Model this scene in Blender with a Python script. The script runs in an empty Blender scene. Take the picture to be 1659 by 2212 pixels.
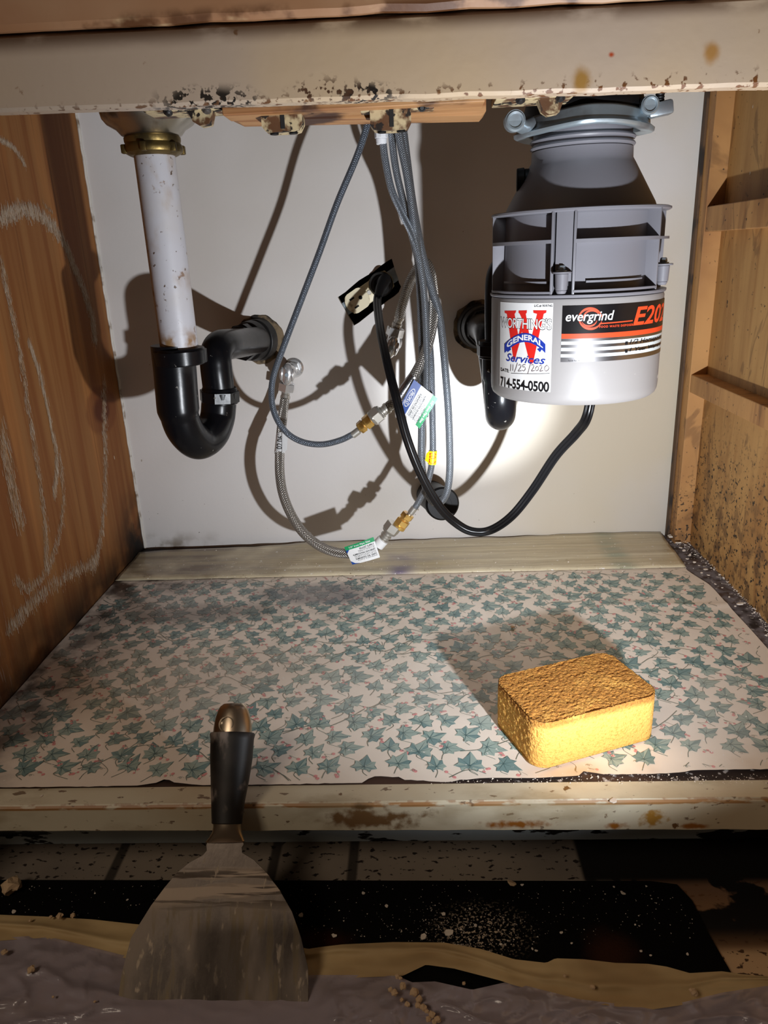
import bpy, bmesh, math, random
from mathutils import Vector, Matrix, noise
R = random.Random(7)
sc = bpy.context.scene
col = sc.collection
# ------------------------------------------------------------------ camera
CP = Vector((.4240, -1.0558, .4159)); YAW, PIT, ROL, FPX = .04647, .33431, -.04324, 1598.6
FW = Vector((-math.sin(YAW)*math.cos(PIT), math.cos(YAW)*math.cos(PIT), -math.sin(PIT)))
_r = Vector((math.cos(YAW), math.sin(YAW), 0)); _u = _r.cross(FW)
RT = _r*math.cos(ROL) + _u*math.sin(ROL); UP = -_r*math.sin(ROL) + _u*math.cos(ROL)
cam = bpy.data.cameras.new('camera'); co = bpy.data.objects.new('camera', cam); col.objects.link(co)
co.matrix_world = Matrix(((RT.x, UP.x, -FW.x, CP.x), (RT.y, UP.y, -FW.y, CP.y), (RT.z, UP.z, -FW.z, CP.z), (0, 0, 0, 1)))
cam.sensor_fit = 'VERTICAL'; cam.sensor_height = 24; cam.lens = 24*FPX/2212; cam.clip_start = .02
sc.camera = co
# ------------------------------------------------------------------ view, world, lights
sc.view_settings.view_transform = 'Standard'; sc.view_settings.look = 'None'
sc.view_settings.gamma = 1; sc.view_settings.exposure = 0; sc.view_settings.use_curve_mapping = False
w = bpy.data.worlds.new('world'); sc.world = w; w.use_nodes = True
w.node_tree.nodes['Background'].inputs[0].default_value = (.9, .62, .42, 1)
w.node_tree.nodes['Background'].inputs[1].default_value = .035
LP = Vector((.602, -.785, .138))                       # the hand torch lying in front of the cabinet
def spot(name, aim, size, energy, colour, blend=1., rad=.007):
    l = bpy.data.lights.new(name, 'SPOT'); l.energy = energy; l.spot_size = math.radians(size); l.spot_blend = blend
    l.color = colour; l.shadow_soft_size = rad
    o = bpy.data.objects.new(name, l); col.objects.link(o); o.location = LP
    o.rotation_euler = (Vector(aim) - LP).to_track_quat('-Z', 'Y').to_euler(); return o
spot('torch_core', (.508, 0, .222), 21, 62.0, (.86, .93, 1))
spot('torch_spill', (.45, 0, .45), 124, 23.0, (.90, .94, 1))
def area(name, loc, aim, size, energy, colour):
    l = bpy.data.lights.new(name, 'AREA'); l.energy = energy; l.size = size; l.color = colour
    o = bpy.data.objects.new(name, l); col.objects.link(o); o.location = loc
    o.rotation_euler = (Vector(aim) - Vector(loc)).to_track_quat('-Z', 'Y').to_euler(); return o
area('kitchen_light', (-.5, -1.9, 1.7), (.35, -.5, 0), .5, 8.0, (1, .82, .64))

# ------------------------------------------------------------------ unprojection (a pixel of the 1659x2212 frame seen on a real plane)
def ray(px, py): return FW + RT*((px-829.5)/FPX) - UP*((py-1106)/FPX)
def P(px, py, Y=None, Z=None, X=None):
    d = ray(px, py)
    t = (Y-CP.y)/d.y if Y is not None else (Z-CP.z)/d.z if Z is not None else (X-CP.x)/d.x
    return CP + d*t
def PP(px, py, p0, n):
    d = ray(px, py); return CP + d*((p0-CP).dot(n)/d.dot(n))
# ------------------------------------------------------------------ materials
def S(r, g, b):
    f = lambda v: (v/255/12.92) if v <= 10 else ((v/255+.055)/1.055)**2.4
    return (f(r), f(g), f(b), 1)
class NT:
    def __init__(s, name):
        s.m = bpy.data.materials.new(name); s.m.use_nodes = True; s.t = s.m.node_tree; s.b = s.t.nodes['Principled BSDF']
        s.g = s.n('ShaderNodeNewGeometry'); s.pos = s.g.outputs['Position']
    def n(s, k, **kw):
        x = s.t.nodes.new(k)
        for a, v in kw.items(): setattr(x, a, v)
        return x
    def L(s, a, b): s.t.links.new(a, b)
    def put(s, v, sock):
        if isinstance(v, bpy.types.NodeSocket): s.L(v, sock)
        else: sock.default_value = v
    def math(s, op, a, b=0, c=None, clamp=False):
        x = s.n('ShaderNodeMath', operation=op, use_clamp=clamp); s.put(a, x.inputs[0]); s.put(b, x.inputs[1])
        if c is not None: s.put(c, x.inputs[2])
        return x.outputs[0]
    def vm(s, op, a, b):
        x = s.n('ShaderNodeVectorMath', operation=op); s.put(a, x.inputs[0]); s.put(b, x.inputs[1])
        return x.outputs['Value'] if op in ('LENGTH', 'DOT_PRODUCT', 'DISTANCE') else x.outputs[0]
    def ramp(s, v, a, b):
        x = s.n('ShaderNodeMapRange', interpolation_type='SMOOTHSTEP', clamp=True)
        s.put(v, x.inputs[0]); x.inputs[1].default_value = min(a, b); x.inputs[2].default_value = max(a, b)
        x.inputs[3].default_value = 0 if a <= b else 1; x.inputs[4].default_value = 1 if a <= b else 0
        return x.outputs[0]
    def noise(s, scale, detail=4, st=(1, 1, 1), off=0, dist=0):
        v = s.vm('MULTIPLY', s.pos, st); v = s.vm('ADD', v, (off*.37, off*.61, off*.83))
        x = s.n('ShaderNodeTexNoise'); s.L(v, x.inputs['Vector']); x.inputs['Scale'].default_value = scale
        x.inputs['Detail'].default_value = detail; x.inputs['Distortion'].default_value = dist
        return x.outputs['Fac']
    def axis(s, a):
        x = s.n('ShaderNodeSeparateXYZ'); s.L(s.pos, x.inputs[0]); return x.outputs[a]
    def mask(s, d):
        k = None
        def mul(a): 
            nonlocal k
            k = a if k is None else s.math('MULTIPLY', k, a)
        if 's' in d: mul(s.ramp(s.noise(d['s'], d.get('d', 4), d.get('st', (1, 1, 1)), d.get('o', 0), d.get('w', 0)), d['lo'], d['hi']))
        for (a, u, v) in d.get('box', []): mul(s.ramp(s.axis(a), u, v))
        if 'pt' in d:
            c, r = d['pt']; q = s.vm('DIVIDE', s.vm('SUBTRACT', s.pos, tuple(c)), tuple(r))
            x = s.n('ShaderNodeVectorMath', operation='LENGTH'); s.L(q, x.inputs[0])
            l = x.outputs['Value']
            if 'wob' in d: l = s.math('ADD', l, s.math('MULTIPLY', s.math('SUBTRACT', s.noise(d.get('ws', 40), 4), .5), d['wob']))
            mul(s.ramp(l, 1, d.get('in', .4)))
        if 'a' in d: mul(d['a'])
        return k
    def mix(s, f, a, b):
        x = s.n('ShaderNodeMix', data_type='RGBA'); s.put(f, x.inputs[0]); s.put(a, x.inputs[6]); s.put(b, x.inputs[7])
        return x.outputs[2]
def mk(name, c, rough=.6, metal=0, layers=(), bump=None, coat=0, sss=0, trans=0, spec=.5):
    t = NT(name); v = c; rv = rough; mv = metal
    for d in layers:
        k = t.mask(d); v = t.mix(k, v, d['c'])
        if 'r' in d:
            x = t.n('ShaderNodeMix'); t.put(k, x.inputs[0]); t.put(rv, x.inputs[2]); x.inputs[3].default_value = d['r']; rv = x.outputs[0]
        if 'm' in d:
            x = t.n('ShaderNodeMix'); t.put(k, x.inputs[0]); t.put(mv, x.inputs[2]); x.inputs[3].default_value = d['m']; mv = x.outputs[0]
    t.put(v, t.b.inputs['Base Color']); t.put(rv, t.b.inputs['Roughness']); t.put(mv, t.b.inputs['Metallic'])
    t.b.inputs['Coat Weight'].default_value = coat; t.b.inputs['Specular IOR Level'].default_value = spec
    if sss: t.b.inputs['Subsurface Weight'].default_value = sss; t.b.inputs['Subsurface Scale'].default_value = .004
    if bump:
        h = None
        for (sc_, st_, amt) in bump:
            q = t.math('MULTIPLY', t.noise(sc_, 5, st_, 3), amt); h = q if h is None else t.math('ADD', h, q)
        b = t.n('ShaderNodeBump'); b.inputs['Strength'].default_value = 1; b.inputs['Distance'].default_value = .001
        t.L(h, b.inputs['Height']); t.L(b.outputs[0], t.b.inputs['Normal'])
    if trans:
        tr = t.n('ShaderNodeBsdfTransparent'); mx = t.n('ShaderNodeMixShader'); mx.inputs[0].default_value = trans
        o = t.t.nodes['Material Output']; t.L(t.b.outputs[0], mx.inputs[1]); t.L(tr.outputs[0], mx.inputs[2]); t.L(mx.outputs[0], o.inputs[0])
    return t.m
def braid(name, c1, c2, nu, nv, rough=.28):
    t = NT(name); uv = t.n('ShaderNodeUVMap'); sp = t.n('ShaderNodeSeparateXYZ'); t.L(uv.outputs[0], sp.inputs[0])
    u = t.math('MULTIPLY', sp.outputs[0], nu*2*math.pi); v = t.math('MULTIPLY', sp.outputs[1], nv*2*math.pi)
    a = t.math('SINE', t.math('ADD', u, v)); b = t.math('SINE', t.math('SUBTRACT', u, v))
    h = t.math('MAXIMUM', a, b); k = t.ramp(h, -.2, .75)
    t.L(t.mix(k, c2, c1), t.b.inputs['Base Color']); t.b.inputs['Metallic'].default_value = .75; t.b.inputs['Roughness'].default_value = rough
    bp = t.n('ShaderNodeBump'); bp.inputs['Distance'].default_value = .0006; bp.inputs['Strength'].default_value = 1
    t.L(h, bp.inputs['Height']); t.L(bp.outputs[0], t.b.inputs['Normal'])
    return t.m
RUST = S(120, 66, 28); BLK = S(22, 16, 12)
M = {}
M['wall'] = mk('painted_wallboard', S(214, 209, 205), .62, 0, [
    dict(c=S(199, 192, 184), s=2.2, lo=.42, hi=.62, d=3),
    dict(c=S(150, 132, 110), s=90, lo=.735, hi=.76, d=5),
    dict(c=S(70, 58, 48), s=150, lo=.72, hi=.75, st=(1, 1, 1.6), box=[(2, .12, .02)], o=4, d=3),
    dict(c=S(120, 104, 84), s=30, lo=.45, hi=.7, box=[(2, .035, 0), (0, .16, .02)]),
    dict(c=S(196, 178, 138), s=3, lo=.3, hi=.6, box=[(0, .45, .7)], a=.5)],
    bump=[(14, (1, 1, 1), .5), (160, (1, 1, 1), .15)])
M['hole_edge'] = mk('broken_wallboard_edge', S(190, 178, 160), .9, bump=[(300, (1, 1, 1), 1)])
GR = (34, 34, 1.6)
M['wood_left'] = mk('stained_pine_board', S(140, 95, 54), .6, 0, [
    dict(c=S(122, 74, 38), s=2.0, lo=.35, hi=.65, st=(1, 22, 1.0), d=3, w=.6),
    dict(c=S(160, 106, 58), s=3, lo=.5, hi=.75, st=(1, 9, .7), o=5, w=.4),
    dict(c=S(92, 52, 26), s=3.2, lo=.62, hi=.72, st=(1, 60, 1.2), o=9, d=5, a=.55),
    dict(c=S(60, 26, 14), pt=(P(220, 886, X=0), (.5, .034, .022)), wob=.35, **{'in': .55}),
    dict(c=S(98, 50, 24), pt=(P(220, 886, X=0), (.5, .055, .036)), wob=.3, **{'in': .8}, a=.5),
    dict(c=S(205, 196, 186), s=60, lo=.56, hi=.72, st=(1, 9, .8), box=[(1, -.36, -.46)], o=2, a=.5),
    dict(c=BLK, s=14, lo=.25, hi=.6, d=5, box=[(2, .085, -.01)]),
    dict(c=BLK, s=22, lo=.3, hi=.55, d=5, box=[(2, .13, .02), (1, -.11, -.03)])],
    bump=[(2, (1, 90, 1.5), .2)], spec=.12)
def ply(name, base, dark, z0=.2):
    return mk(name, base, .65, 0, [
        dict(c=dark, s=2.5, lo=.4, hi=.7, st=(1, 9, 1.2), w=1.2),
        dict(c=S(90, 58, 30), s=4, lo=.6, hi=.66, st=(1, 5, 1.5), w=3, a=.45, o=7),
        dict(c=S(74, 50, 30), s=150, lo=.66, hi=.72, d=4),
        dict(c=S(96, 66, 38), s=60, lo=.48, hi=.62, d=6, box=[(2, z0, z0-.16)], a=.75),
        dict(c=S(44, 32, 22), s=210, lo=.58, hi=.64, d=4, box=[(2, z0+.02, z0-.08)]),
        dict(c=S(222, 216, 205), s=46, lo=.765, hi=.78, st=(1, 3, 1), d=3, o=11)],
        bump=[(60, (1, 1, 1), .4), (4, (1, 40, 1), .3)])
M['ply'] = ply('plywood_side_panel', S(186, 142, 84), S(158, 112, 60))
M['frame'] = ply('side_frame_softwood', S(192, 142, 84), S(150, 102, 56), .12)
M['frame_dark'] = mk('dark_frame_edge', S(92, 66, 42), .75, 0, [dict(c=S(40, 28, 20), s=40, lo=.45, hi=.6, st=(1, 1, .5)), dict(c=S(200, 192, 180), s=50, lo=.7, hi=.73, st=(1, 1, .3))])  # dark brown blotchy strip along the back edge of the side post
def paint(name, base, rust=.62, extra=()):
    return mk(name, base, .45, 0, [
        dict(c=S(182, 156, 118), s=5, lo=.45, hi=.7, a=.6),
        dict(c=S(110, 76, 44), s=70, lo=.69, hi=.73, d=5, o=3),
        dict(c=S(200, 196, 186), s=8, lo=.6, hi=.7, st=(.4, 1, 1), o=8, a=.5)] + list(extra), bump=[(10, (1, 1, 1), .7), (120, (1, 1, 1), .2)])
def rp(px, py, Y, rx, rz, c=RUST, s=0, inn=.2, wob=1.6, ws=60): return dict(c=c, pt=(P(px, py, Y=Y), (rx, .4, rz)), wob=wob, ws=ws, **{'in': inn})
M['rail'] = paint('aged_cream_paint_on_rail', S(168, 150, 132), extra=[
    dict(c=BLK, s=260, lo=.50, hi=.55, d=6, pt=(P(440, 222, Y=-.56), (.05, .5, .010)), wob=1., **{'in': .3}), dict(c=BLK, s=260, lo=.50, hi=.55, d=6, pt=(P(790, 204, Y=-.56), (.026, .5, .008)), wob=1., **{'in': .3}), dict(c=S(70, 44, 26), s=260, lo=.54, hi=.6, d=6, pt=(P(690, 200, Y=-.56), (.03, .5, .010)), wob=1., **{'in': .3}), dict(c=S(80, 52, 30), s=200, lo=.58, hi=.63, d=6, box=[(2, .512, .504)]),
    dict(c=S(104, 62, 26), s=200, lo=.56, hi=.66, d=6, box=[(2, .509, .501)]),
    dict(c=S(70, 44, 22), s=50, lo=.25, hi=.5, d=7, box=[(2, .534, .5455)], st=(.4, 1, 1)),
    rp(1255, 170, -.56, .007, .010, S(140, 104, 50)), rp(1535, 110, -.56, .007, .008, S(150, 110, 60)), rp(1320, 118, -.56, .0025, .002, S(150, 60, 25))])
M['counter'] = mk('worn_counter_edge', S(172, 138, 106), .5, 0, [dict(c=S(150, 106, 72), s=8, lo=.4, hi=.65, st=(.5, 1, 1)), dict(c=S(206, 176, 132), s=60, lo=.6, hi=.7, st=(.3, 1, 1)), dict(c=S(90, 54, 26), s=40, lo=.45, hi=.6, box=[(2, .556, .549)])], bump=[(60, (1, 1, 1), .3)])
M['sill'] = paint('chipped_cream_sill_paint', S(214, 206, 182), extra=[
    dict(c=S(170, 124, 76), s=150, lo=.38, hi=.5, st=(.35, 1, 1), d=6, box=[(2, -.0008, -.0016), (2, -.0052, -.0040)]),
    dict(c=S(150, 96, 50), s=120, lo=.5, hi=.6, d=6, box=[(2, -.0025, 0), (1, -.5675, -.570)]),
    dict(c=S(96, 66, 44), s=170, lo=.64, hi=.68, st=(.5, 1, 1), d=5, o=6, a=.8), dict(c=S(150, 130, 96), s=30, lo=.5, hi=.7, st=(.5, 1, 1), d=6, o=16, a=.6),
    rp(1115, 1778, -.57, .035, .005, S(150, 92, 30), ws=160), rp(1330, 1783, -.57, .012, .005, S(160, 100, 30), ws=160), rp(1410, 1765, -.57, .014, .010, S(170, 124, 50), ws=160, wob=2.4), rp(1500, 1783, -.57, .016, .004, S(150, 92, 30), ws=160),
    rp(780, 1742, -.57, .010, .004, S(110, 84, 50), ws=120), rp(800, 1770, -.57, .05, .012, S(120, 90, 56), ws=90, wob=3)])
M['kick'] = mk('chipped_grey_kick_paint', S(176, 186, 188), .6, 0, [dict(c=S(14, 11, 10), s=34, lo=.52, hi=.54, st=(.5, 1, 1.6), d=7, box=[(2, -.070, -.088)])], bump=[(80, (1, 1, 1), .6)])
M['oldwood'] = mk('bare_grimy_floor_board', S(74, 52, 40), .8, 0, [dict(c=S(34, 22, 18), s=30, lo=.4, hi=.6, st=(.2, 1, 1)), dict(c=S(118, 112, 116), s=60, lo=.35, hi=.6, d=6, box=[(0, .76, .785)]), dict(c=S(176, 170, 166), s=140, lo=.6, hi=.68, d=6, box=[(0, .42, .55)])], bump=[(60, (.2, 1, 1), 1)])
# liner: shared dirt and painted dim light over paper and print
def liner(name, base, k=1.):
    p1 = P(700, 1285, Z=0); p2 = P(560, 1370, Z=0)
    return mk(name, base, .38, 0, [
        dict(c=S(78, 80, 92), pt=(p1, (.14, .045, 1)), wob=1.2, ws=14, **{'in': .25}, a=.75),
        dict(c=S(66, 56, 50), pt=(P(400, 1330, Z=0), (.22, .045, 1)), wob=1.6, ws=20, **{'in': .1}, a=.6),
        dict(c=S(176, 150, 120), pt=(P(350, 1450, Z=0), (.30, .14, 1)), wob=.8, ws=9, **{'in': .1}, a=.30),  # tan wash: the left floor's warm dim light put into the colour
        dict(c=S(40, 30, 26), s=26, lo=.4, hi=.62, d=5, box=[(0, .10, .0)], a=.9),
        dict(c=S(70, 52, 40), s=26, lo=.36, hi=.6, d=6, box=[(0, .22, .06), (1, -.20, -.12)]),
        dict(c=S(190, 146, 84), s=14, lo=.45, hi=.7, d=3, box=[(1, -.515, -.54), (0, .45, .6)], a=.8),
        dict(c=S(206, 196, 184), s=7, lo=.5, hi=.66, d=2, o=20, a=.25),
        dict(c=S(235, 232, 226), s=240, lo=.69, hi=.72, d=3)], bump=[(9, (1, 1, 1), 1.2), (40, (1, 1, 1), .25)], coat=.12)
M['liner'] = liner('ivy_shelf_paper', S(240, 228, 214))
M['leaf'] = liner('ivy_leaf_print', S(158, 178, 170))
M['leaf2'] = liner('ivy_leaf_dark_print', S(116, 146, 146))
M['leaf3'] = liner('ivy_vein_print', S(70, 100, 102))
M['vine'] = liner('ivy_vine_print', S(98, 112, 102))
M['berry'] = liner('berry_print', S(226, 150, 150))
M['plain'] = mk('yellowed_plain_vinyl', S(214, 202, 172), .4, 0, [
    dict(c=S(96, 74, 56), s=12, lo=.38, hi=.62, d=6, box=[(0, .34, .08)], a=.85),
    dict(c=S(128, 116, 142), s=12, lo=.3, hi=.6, box=[(0, .37, .40), (0, .43, .40)]),
    dict(c=S(140, 158, 140), s=12, lo=.3, hi=.6, box=[(0, .675, .70), (0, .73, .705)], a=.7),
    dict(c=S(192, 176, 140), s=3, lo=.4, hi=.6, st=(1, 18, 1), w=.4, a=.6),
    dict(c=S(236, 232, 224), s=170, lo=.68, hi=.71)], bump=[(3, (1, 26, 1), 2.2), (12, (1, 4, 1), .8)], coat=.2)
M['steel'] = mk('dull_stainless_steel', S(176, 170, 158), .3, 1, [dict(c=S(90, 70, 46), s=40, lo=.5, hi=.7, r=.6)], bump=[(40, (1, 1, 1), .2)])
M['zinc'] = mk('zinc_plated_steel', S(176, 190, 198), .34, .72, [dict(c=S(140, 144, 148), s=30, lo=.45, hi=.65, r=.45)], bump=[(70, (1, 1, 1), .25)])
M['chrome'] = mk('chrome_plate', S(225, 225, 225), .2, .8, [dict(c=S(120, 112, 100), s=90, lo=.6, hi=.7, r=.4)])
M['nickel'] = mk('nickel_ferrule', S(196, 192, 184), .34, .8)
M['brass'] = mk('bright_brass', S(226, 184, 104), .3, .75, [dict(c=S(140, 98, 44), s=60, lo=.5, hi=.7)])
M['oldbrass'] = mk('tarnished_brass', S(120, 100, 58), .42, .9, [dict(c=S(70, 58, 34), s=50, lo=.45, hi=.65, r=.6)], bump=[(90, (1, 1, 1), .6)])
M['pvc'] = mk('grubby_white_pipe', S(178, 176, 180), .38, 0, [
    dict(c=S(150, 126, 100), s=30, lo=.53, hi=.70, d=8, st=(1, 1, .6), a=.7), dict(c=S(120, 90, 64), s=75, lo=.65, hi=.70, d=6, o=4, a=.8), dict(c=S(84, 66, 52), s=190, lo=.67, hi=.72, d=3, o=8),
    dict(c=S(176, 168, 160), s=10, lo=.5, hi=.65, d=5, a=.6), dict(c=S(130, 100, 66), s=50, lo=.4, hi=.6, d=5, box=[(2, .36, .34)])], bump=[(60, (1, 1, 1), .3)])
M['abs'] = mk('black_abs_plastic', S(11, 11, 14), .28, 0, [dict(c=S(52, 50, 48), s=24, lo=.6, hi=.76, d=6, r=.55, a=.35), dict(c=S(110, 106, 100), s=150, lo=.7, hi=.73, r=.8)], bump=[(40, (1, 1, 1), .3)], spec=.22)
M['absdust'] = mk('dusty_black_plastic', S(24, 22, 21), .5, 0, [dict(c=S(80, 72, 64), s=30, lo=.5, hi=.7, d=6, r=.8, a=.7)], bump=[(90, (1, 1, 1), .6)])
M['putty'] = mk('crumbly_pipe_putty', S(120, 102, 78), .95, 0, [dict(c=S(30, 24, 20), s=60, lo=.4, hi=.6, d=5)], bump=[(90, (1, 1, 1), 2.)])
M['grey'] = mk('grey_moulded_plastic', S(114, 113, 119), .42, bump=[(300, (1, 1, 1), .05)])
M['greymetal'] = mk('grey_painted_canister', S(146, 143, 142), .46, .0, [dict(c=S(220, 216, 212), s=60, lo=.66, hi=.7, box=[(0, .56, .60), (2, .32, .29)])], bump=[(200, (1, 1, 1), .05)])
M['rubber'] = mk('black_rubber', S(14, 13, 14), .5, spec=.22)
M['cord'] = mk('black_vinyl_cord', S(14, 14, 16), .28)
M['cream_clip'] = mk('grimy_cream_clip', S(178, 160, 124), .55, 0, [dict(c=S(84, 54, 30), s=90, lo=.44, hi=.58, d=6), dict(c=S(26, 18, 12), s=120, lo=.55, hi=.6, d=5, o=3)], bump=[(60, (1, 1, 1), .8)])
M['ivory'] = mk('ivory_plastic', S(226, 214, 182), .35, 0, [dict(c=S(150, 130, 96), s=60, lo=.6, hi=.7)])
M['dark'] = mk('dark_slot', S(10, 8, 7), .8)
M['pine'] = mk('raw_pine_strip', S(168, 124, 80), .6, 0, [dict(c=S(140, 92, 52), s=5, lo=.45, hi=.65, st=(1, 20, 20)), dict(c=S(64, 36, 20), s=16, lo=.5, hi=.62, d=5, o=2)], bump=[(6, (1, 40, 40), .5)])
M['deck'] = mk('dark_sink_underside', S(90, 76, 62), .7, 0, [dict(c=S(50, 36, 26), s=14, lo=.4, hi=.6)])
M['sponge'] = mk('yellow_cellulose_sponge', S(234, 178, 92), .9, 0, [dict(c=S(176, 122, 58), s=30, lo=.2, hi=.5, d=5, box=[(2, .038, .045)]), dict(c=S(112, 72, 30), s=420, lo=.50, hi=.60, d=2, box=[(2, .040, .045)], a=.45), dict(c=S(200, 136, 56), s=380, lo=.52, hi=.66, d=3, a=.5)], bump=[(800, (1, 1, 1), 1.2), (420, (1, 1, 1), 1.0)], sss=.2, spec=.25)  # browner and more darkly speckled towards the top face
M['blade'] = mk('plaster_smeared_blade', S(112, 103, 96), .38, .85, [
    dict(c=S(172, 156, 140), s=16, lo=.42, hi=.62, st=(1.6, .5, .5), d=6, box=[(2, -.02, -.045)], r=.8, m=0, a=.6),
    dict(c=S(196, 178, 160), s=34, lo=.44, hi=.54, st=(.35, 3.4, 3.4), d=9, box=[(2, -.024, -.028), (2, -.050, -.040)], r=.9, m=0, o=3),
    dict(c=S(100, 88, 78), s=60, lo=.54, hi=.60, st=(.25, 3.4, 3.4), d=8, box=[(2, -.024, -.028), (2, -.050, -.040)], r=.7, o=13),
    dict(c=S(156, 140, 112), s=70, lo=.48, hi=.62, st=(2.2, .35, .35), d=8, box=[(2, -.04, -.055)], r=.9, m=0, o=5, a=.8),
    dict(c=S(196, 180, 160), s=130, lo=.62, hi=.70, st=(1.4, .5, .5), d=6, r=.9, m=0, o=25),
    dict(c=S(60, 52, 46), s=9, lo=.50, hi=.66, st=(2.0, .6, .6), d=4, box=[(2, -.05, -.06)], o=14, a=.7)], bump=[(60, (1, .5, .5), .4)])
M['cap'] = mk('brushed_metal_cap', S(176, 160, 140), .3, 1)
M['grip'] = mk('black_rubber_grip', S(24, 21, 20), .5, 0, [dict(c=S(170, 156, 146), s=50, lo=.55, hi=.68, st=(1, .5, .5), d=9, r=.9, a=.7), dict(c=S(90, 80, 76), s=14, lo=.56, hi=.75, d=6, o=4, a=.5)])
M['mat'] = mk('black_floor_mat', S(9, 8, 8), .85, 0, [dict(c=S(64, 36, 22), pt=(P(1320, 2060, Z=-.095), (.03, .03, 1)), wob=.8, **{'in': .1}, a=.7), dict(c=S(60, 26, 16), pt=(P(690, 2030, Z=-.095), (.035, .016, 1)), wob=.8, **{'in': .1}, a=.7),
    dict(c=S(190, 170, 150), s=500, lo=.60, hi=.66, d=2, a=None) if False else dict(c=S(200, 182, 160), pt=(P(1040, 2010, Z=-.095), (.05, .035, 1)), s=420, lo=.54, hi=.62, **{'in': .1})], bump=[(400, (1, 1, 1), .6)], spec=.1)
def floor_mat():
    t = NT('worn_vinyl_tile'); X = t.axis(0); Y = t.axis(1)
    base = t.mix(t.ramp(t.noise(5, 4), .35, .65), S(126, 116, 106), S(156, 142, 126))
    sp = t.ramp(t.noise(130, 3, (1, 1.6, 1)), .60, .64); base = t.mix(sp, base, S(44, 34, 28))
    base = t.mix(t.math('MULTIPLY', t.ramp(X, .60, .66), t.ramp(Y, -.56, -.585)), base, S(214, 178, 136))
    base = t.mix(t.math('MULTIPLY', sp, t.ramp(X, .6, .64)), base, S(80, 54, 38))
    g = None
    for x0 in [P(q[0], q[1], Z=-.1).x for q in ((250, 1870), (590, 1870), (762, 1870), (1268, 1870))]:
        d = t.math('ABSOLUTE', t.math('SUBTRACT', X, x0)); k = t.ramp(d, .006, .003); g = k if g is None else t.math('MAXIMUM', g, k)
    base = t.mix(t.math('MULTIPLY', g, .85), base, S(30, 24, 20))
    adh = t.ramp(t.noise(13, 6, (1, 1.4, 1), 8), .50, .53); a2 = t.math('MULTIPLY', adh, t.math('MULTIPLY', t.ramp(X, .555, .58), t.ramp(Y, -.63, -.60)))
    far = t.math('MULTIPLY', t.ramp(X, .557, .562), t.ramp(Y, -.562, -.55))
    base = t.mix(t.math('MULTIPLY', t.math('MULTIPLY', t.ramp(Y, -.625, -.615), t.ramp(X, .58, .60)), .8), base, S(124, 84, 54))
    base = t.mix(t.math('MAXIMUM', a2, far), base, S(14, 11, 10))
    t.L(base, t.b.inputs['Base Color']); t.b.inputs['Roughness'].default_value = .6
    return t.m
M['tile'] = floor_mat()
M['kraft'] = mk('tan_masking_paper', S(206, 180, 132), .7, 0, [dict(c=S(178, 150, 106), s=10, lo=.4, hi=.65)], bump=[(14, (1, 1, 1), 2)])
M['film'] = mk('milky_plastic_film', S(186, 174, 182), .24, 0, [dict(c=S(176, 162, 164), s=14, lo=.5, hi=.66, st=(1, 2, 1), d=5)], bump=[(30, (1, 1, 1), 2)], trans=.28, spec=.7)
M['chip'] = mk('plaster_chip', S(226, 214, 200), .8, bump=[(300, (1, 1, 1), .6)])
M['chiptan'] = mk('tan_plaster_crumb', S(206, 176, 140), .85, bump=[(300, (1, 1, 1), .8)])
M['chalk'] = mk('chalk_mark', S(186, 166, 144), .9)
M['chalk2'] = mk('faint_chalk_mark', S(158, 122, 86), .9)
M['caulk'] = mk('old_white_caulk', S(206, 200, 190), .7, 0, [dict(c=S(120, 98, 76), s=40, lo=.5, hi=.65)])
M['hose_blue'] = braid('blue_grey_braided_sleeve', S(160, 170, 184), S(58, 68, 84), 10, 430)
M['hose_grey'] = braid('grey_nylon_braided_sleeve', S(176, 182, 190), S(84, 90, 100), 11, 460, .35)
M['hose_steel'] = braid('stainless_braided_sleeve', S(196, 190, 182), S(84, 78, 72), 12, 330, .28)
for n_, c_, r_ in [('white', S(220, 220, 219), .45), ('red', S(206, 36, 30), .4), ('navy', S(28, 52, 150), .4), ('ink', S(16, 15, 18), .45), ('orange', S(232, 72, 36), .35), ('lblack', S(18, 16, 18), .25),
                   ('green', S(20, 140, 84), .4), ('yellow', S(246, 214, 20), .4), ('blue', S(24, 66, 140), .4), ('pen', S(90, 74, 80), .6), ('paleblue', S(206, 216, 218), .3), ('wax', S(236, 236, 238), .5)]:
    M[n_] = mk('print_'+n_, c_, r_)
M['foil'] = mk('silver_foil_label', S(170, 168, 170), .28, 1)
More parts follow.
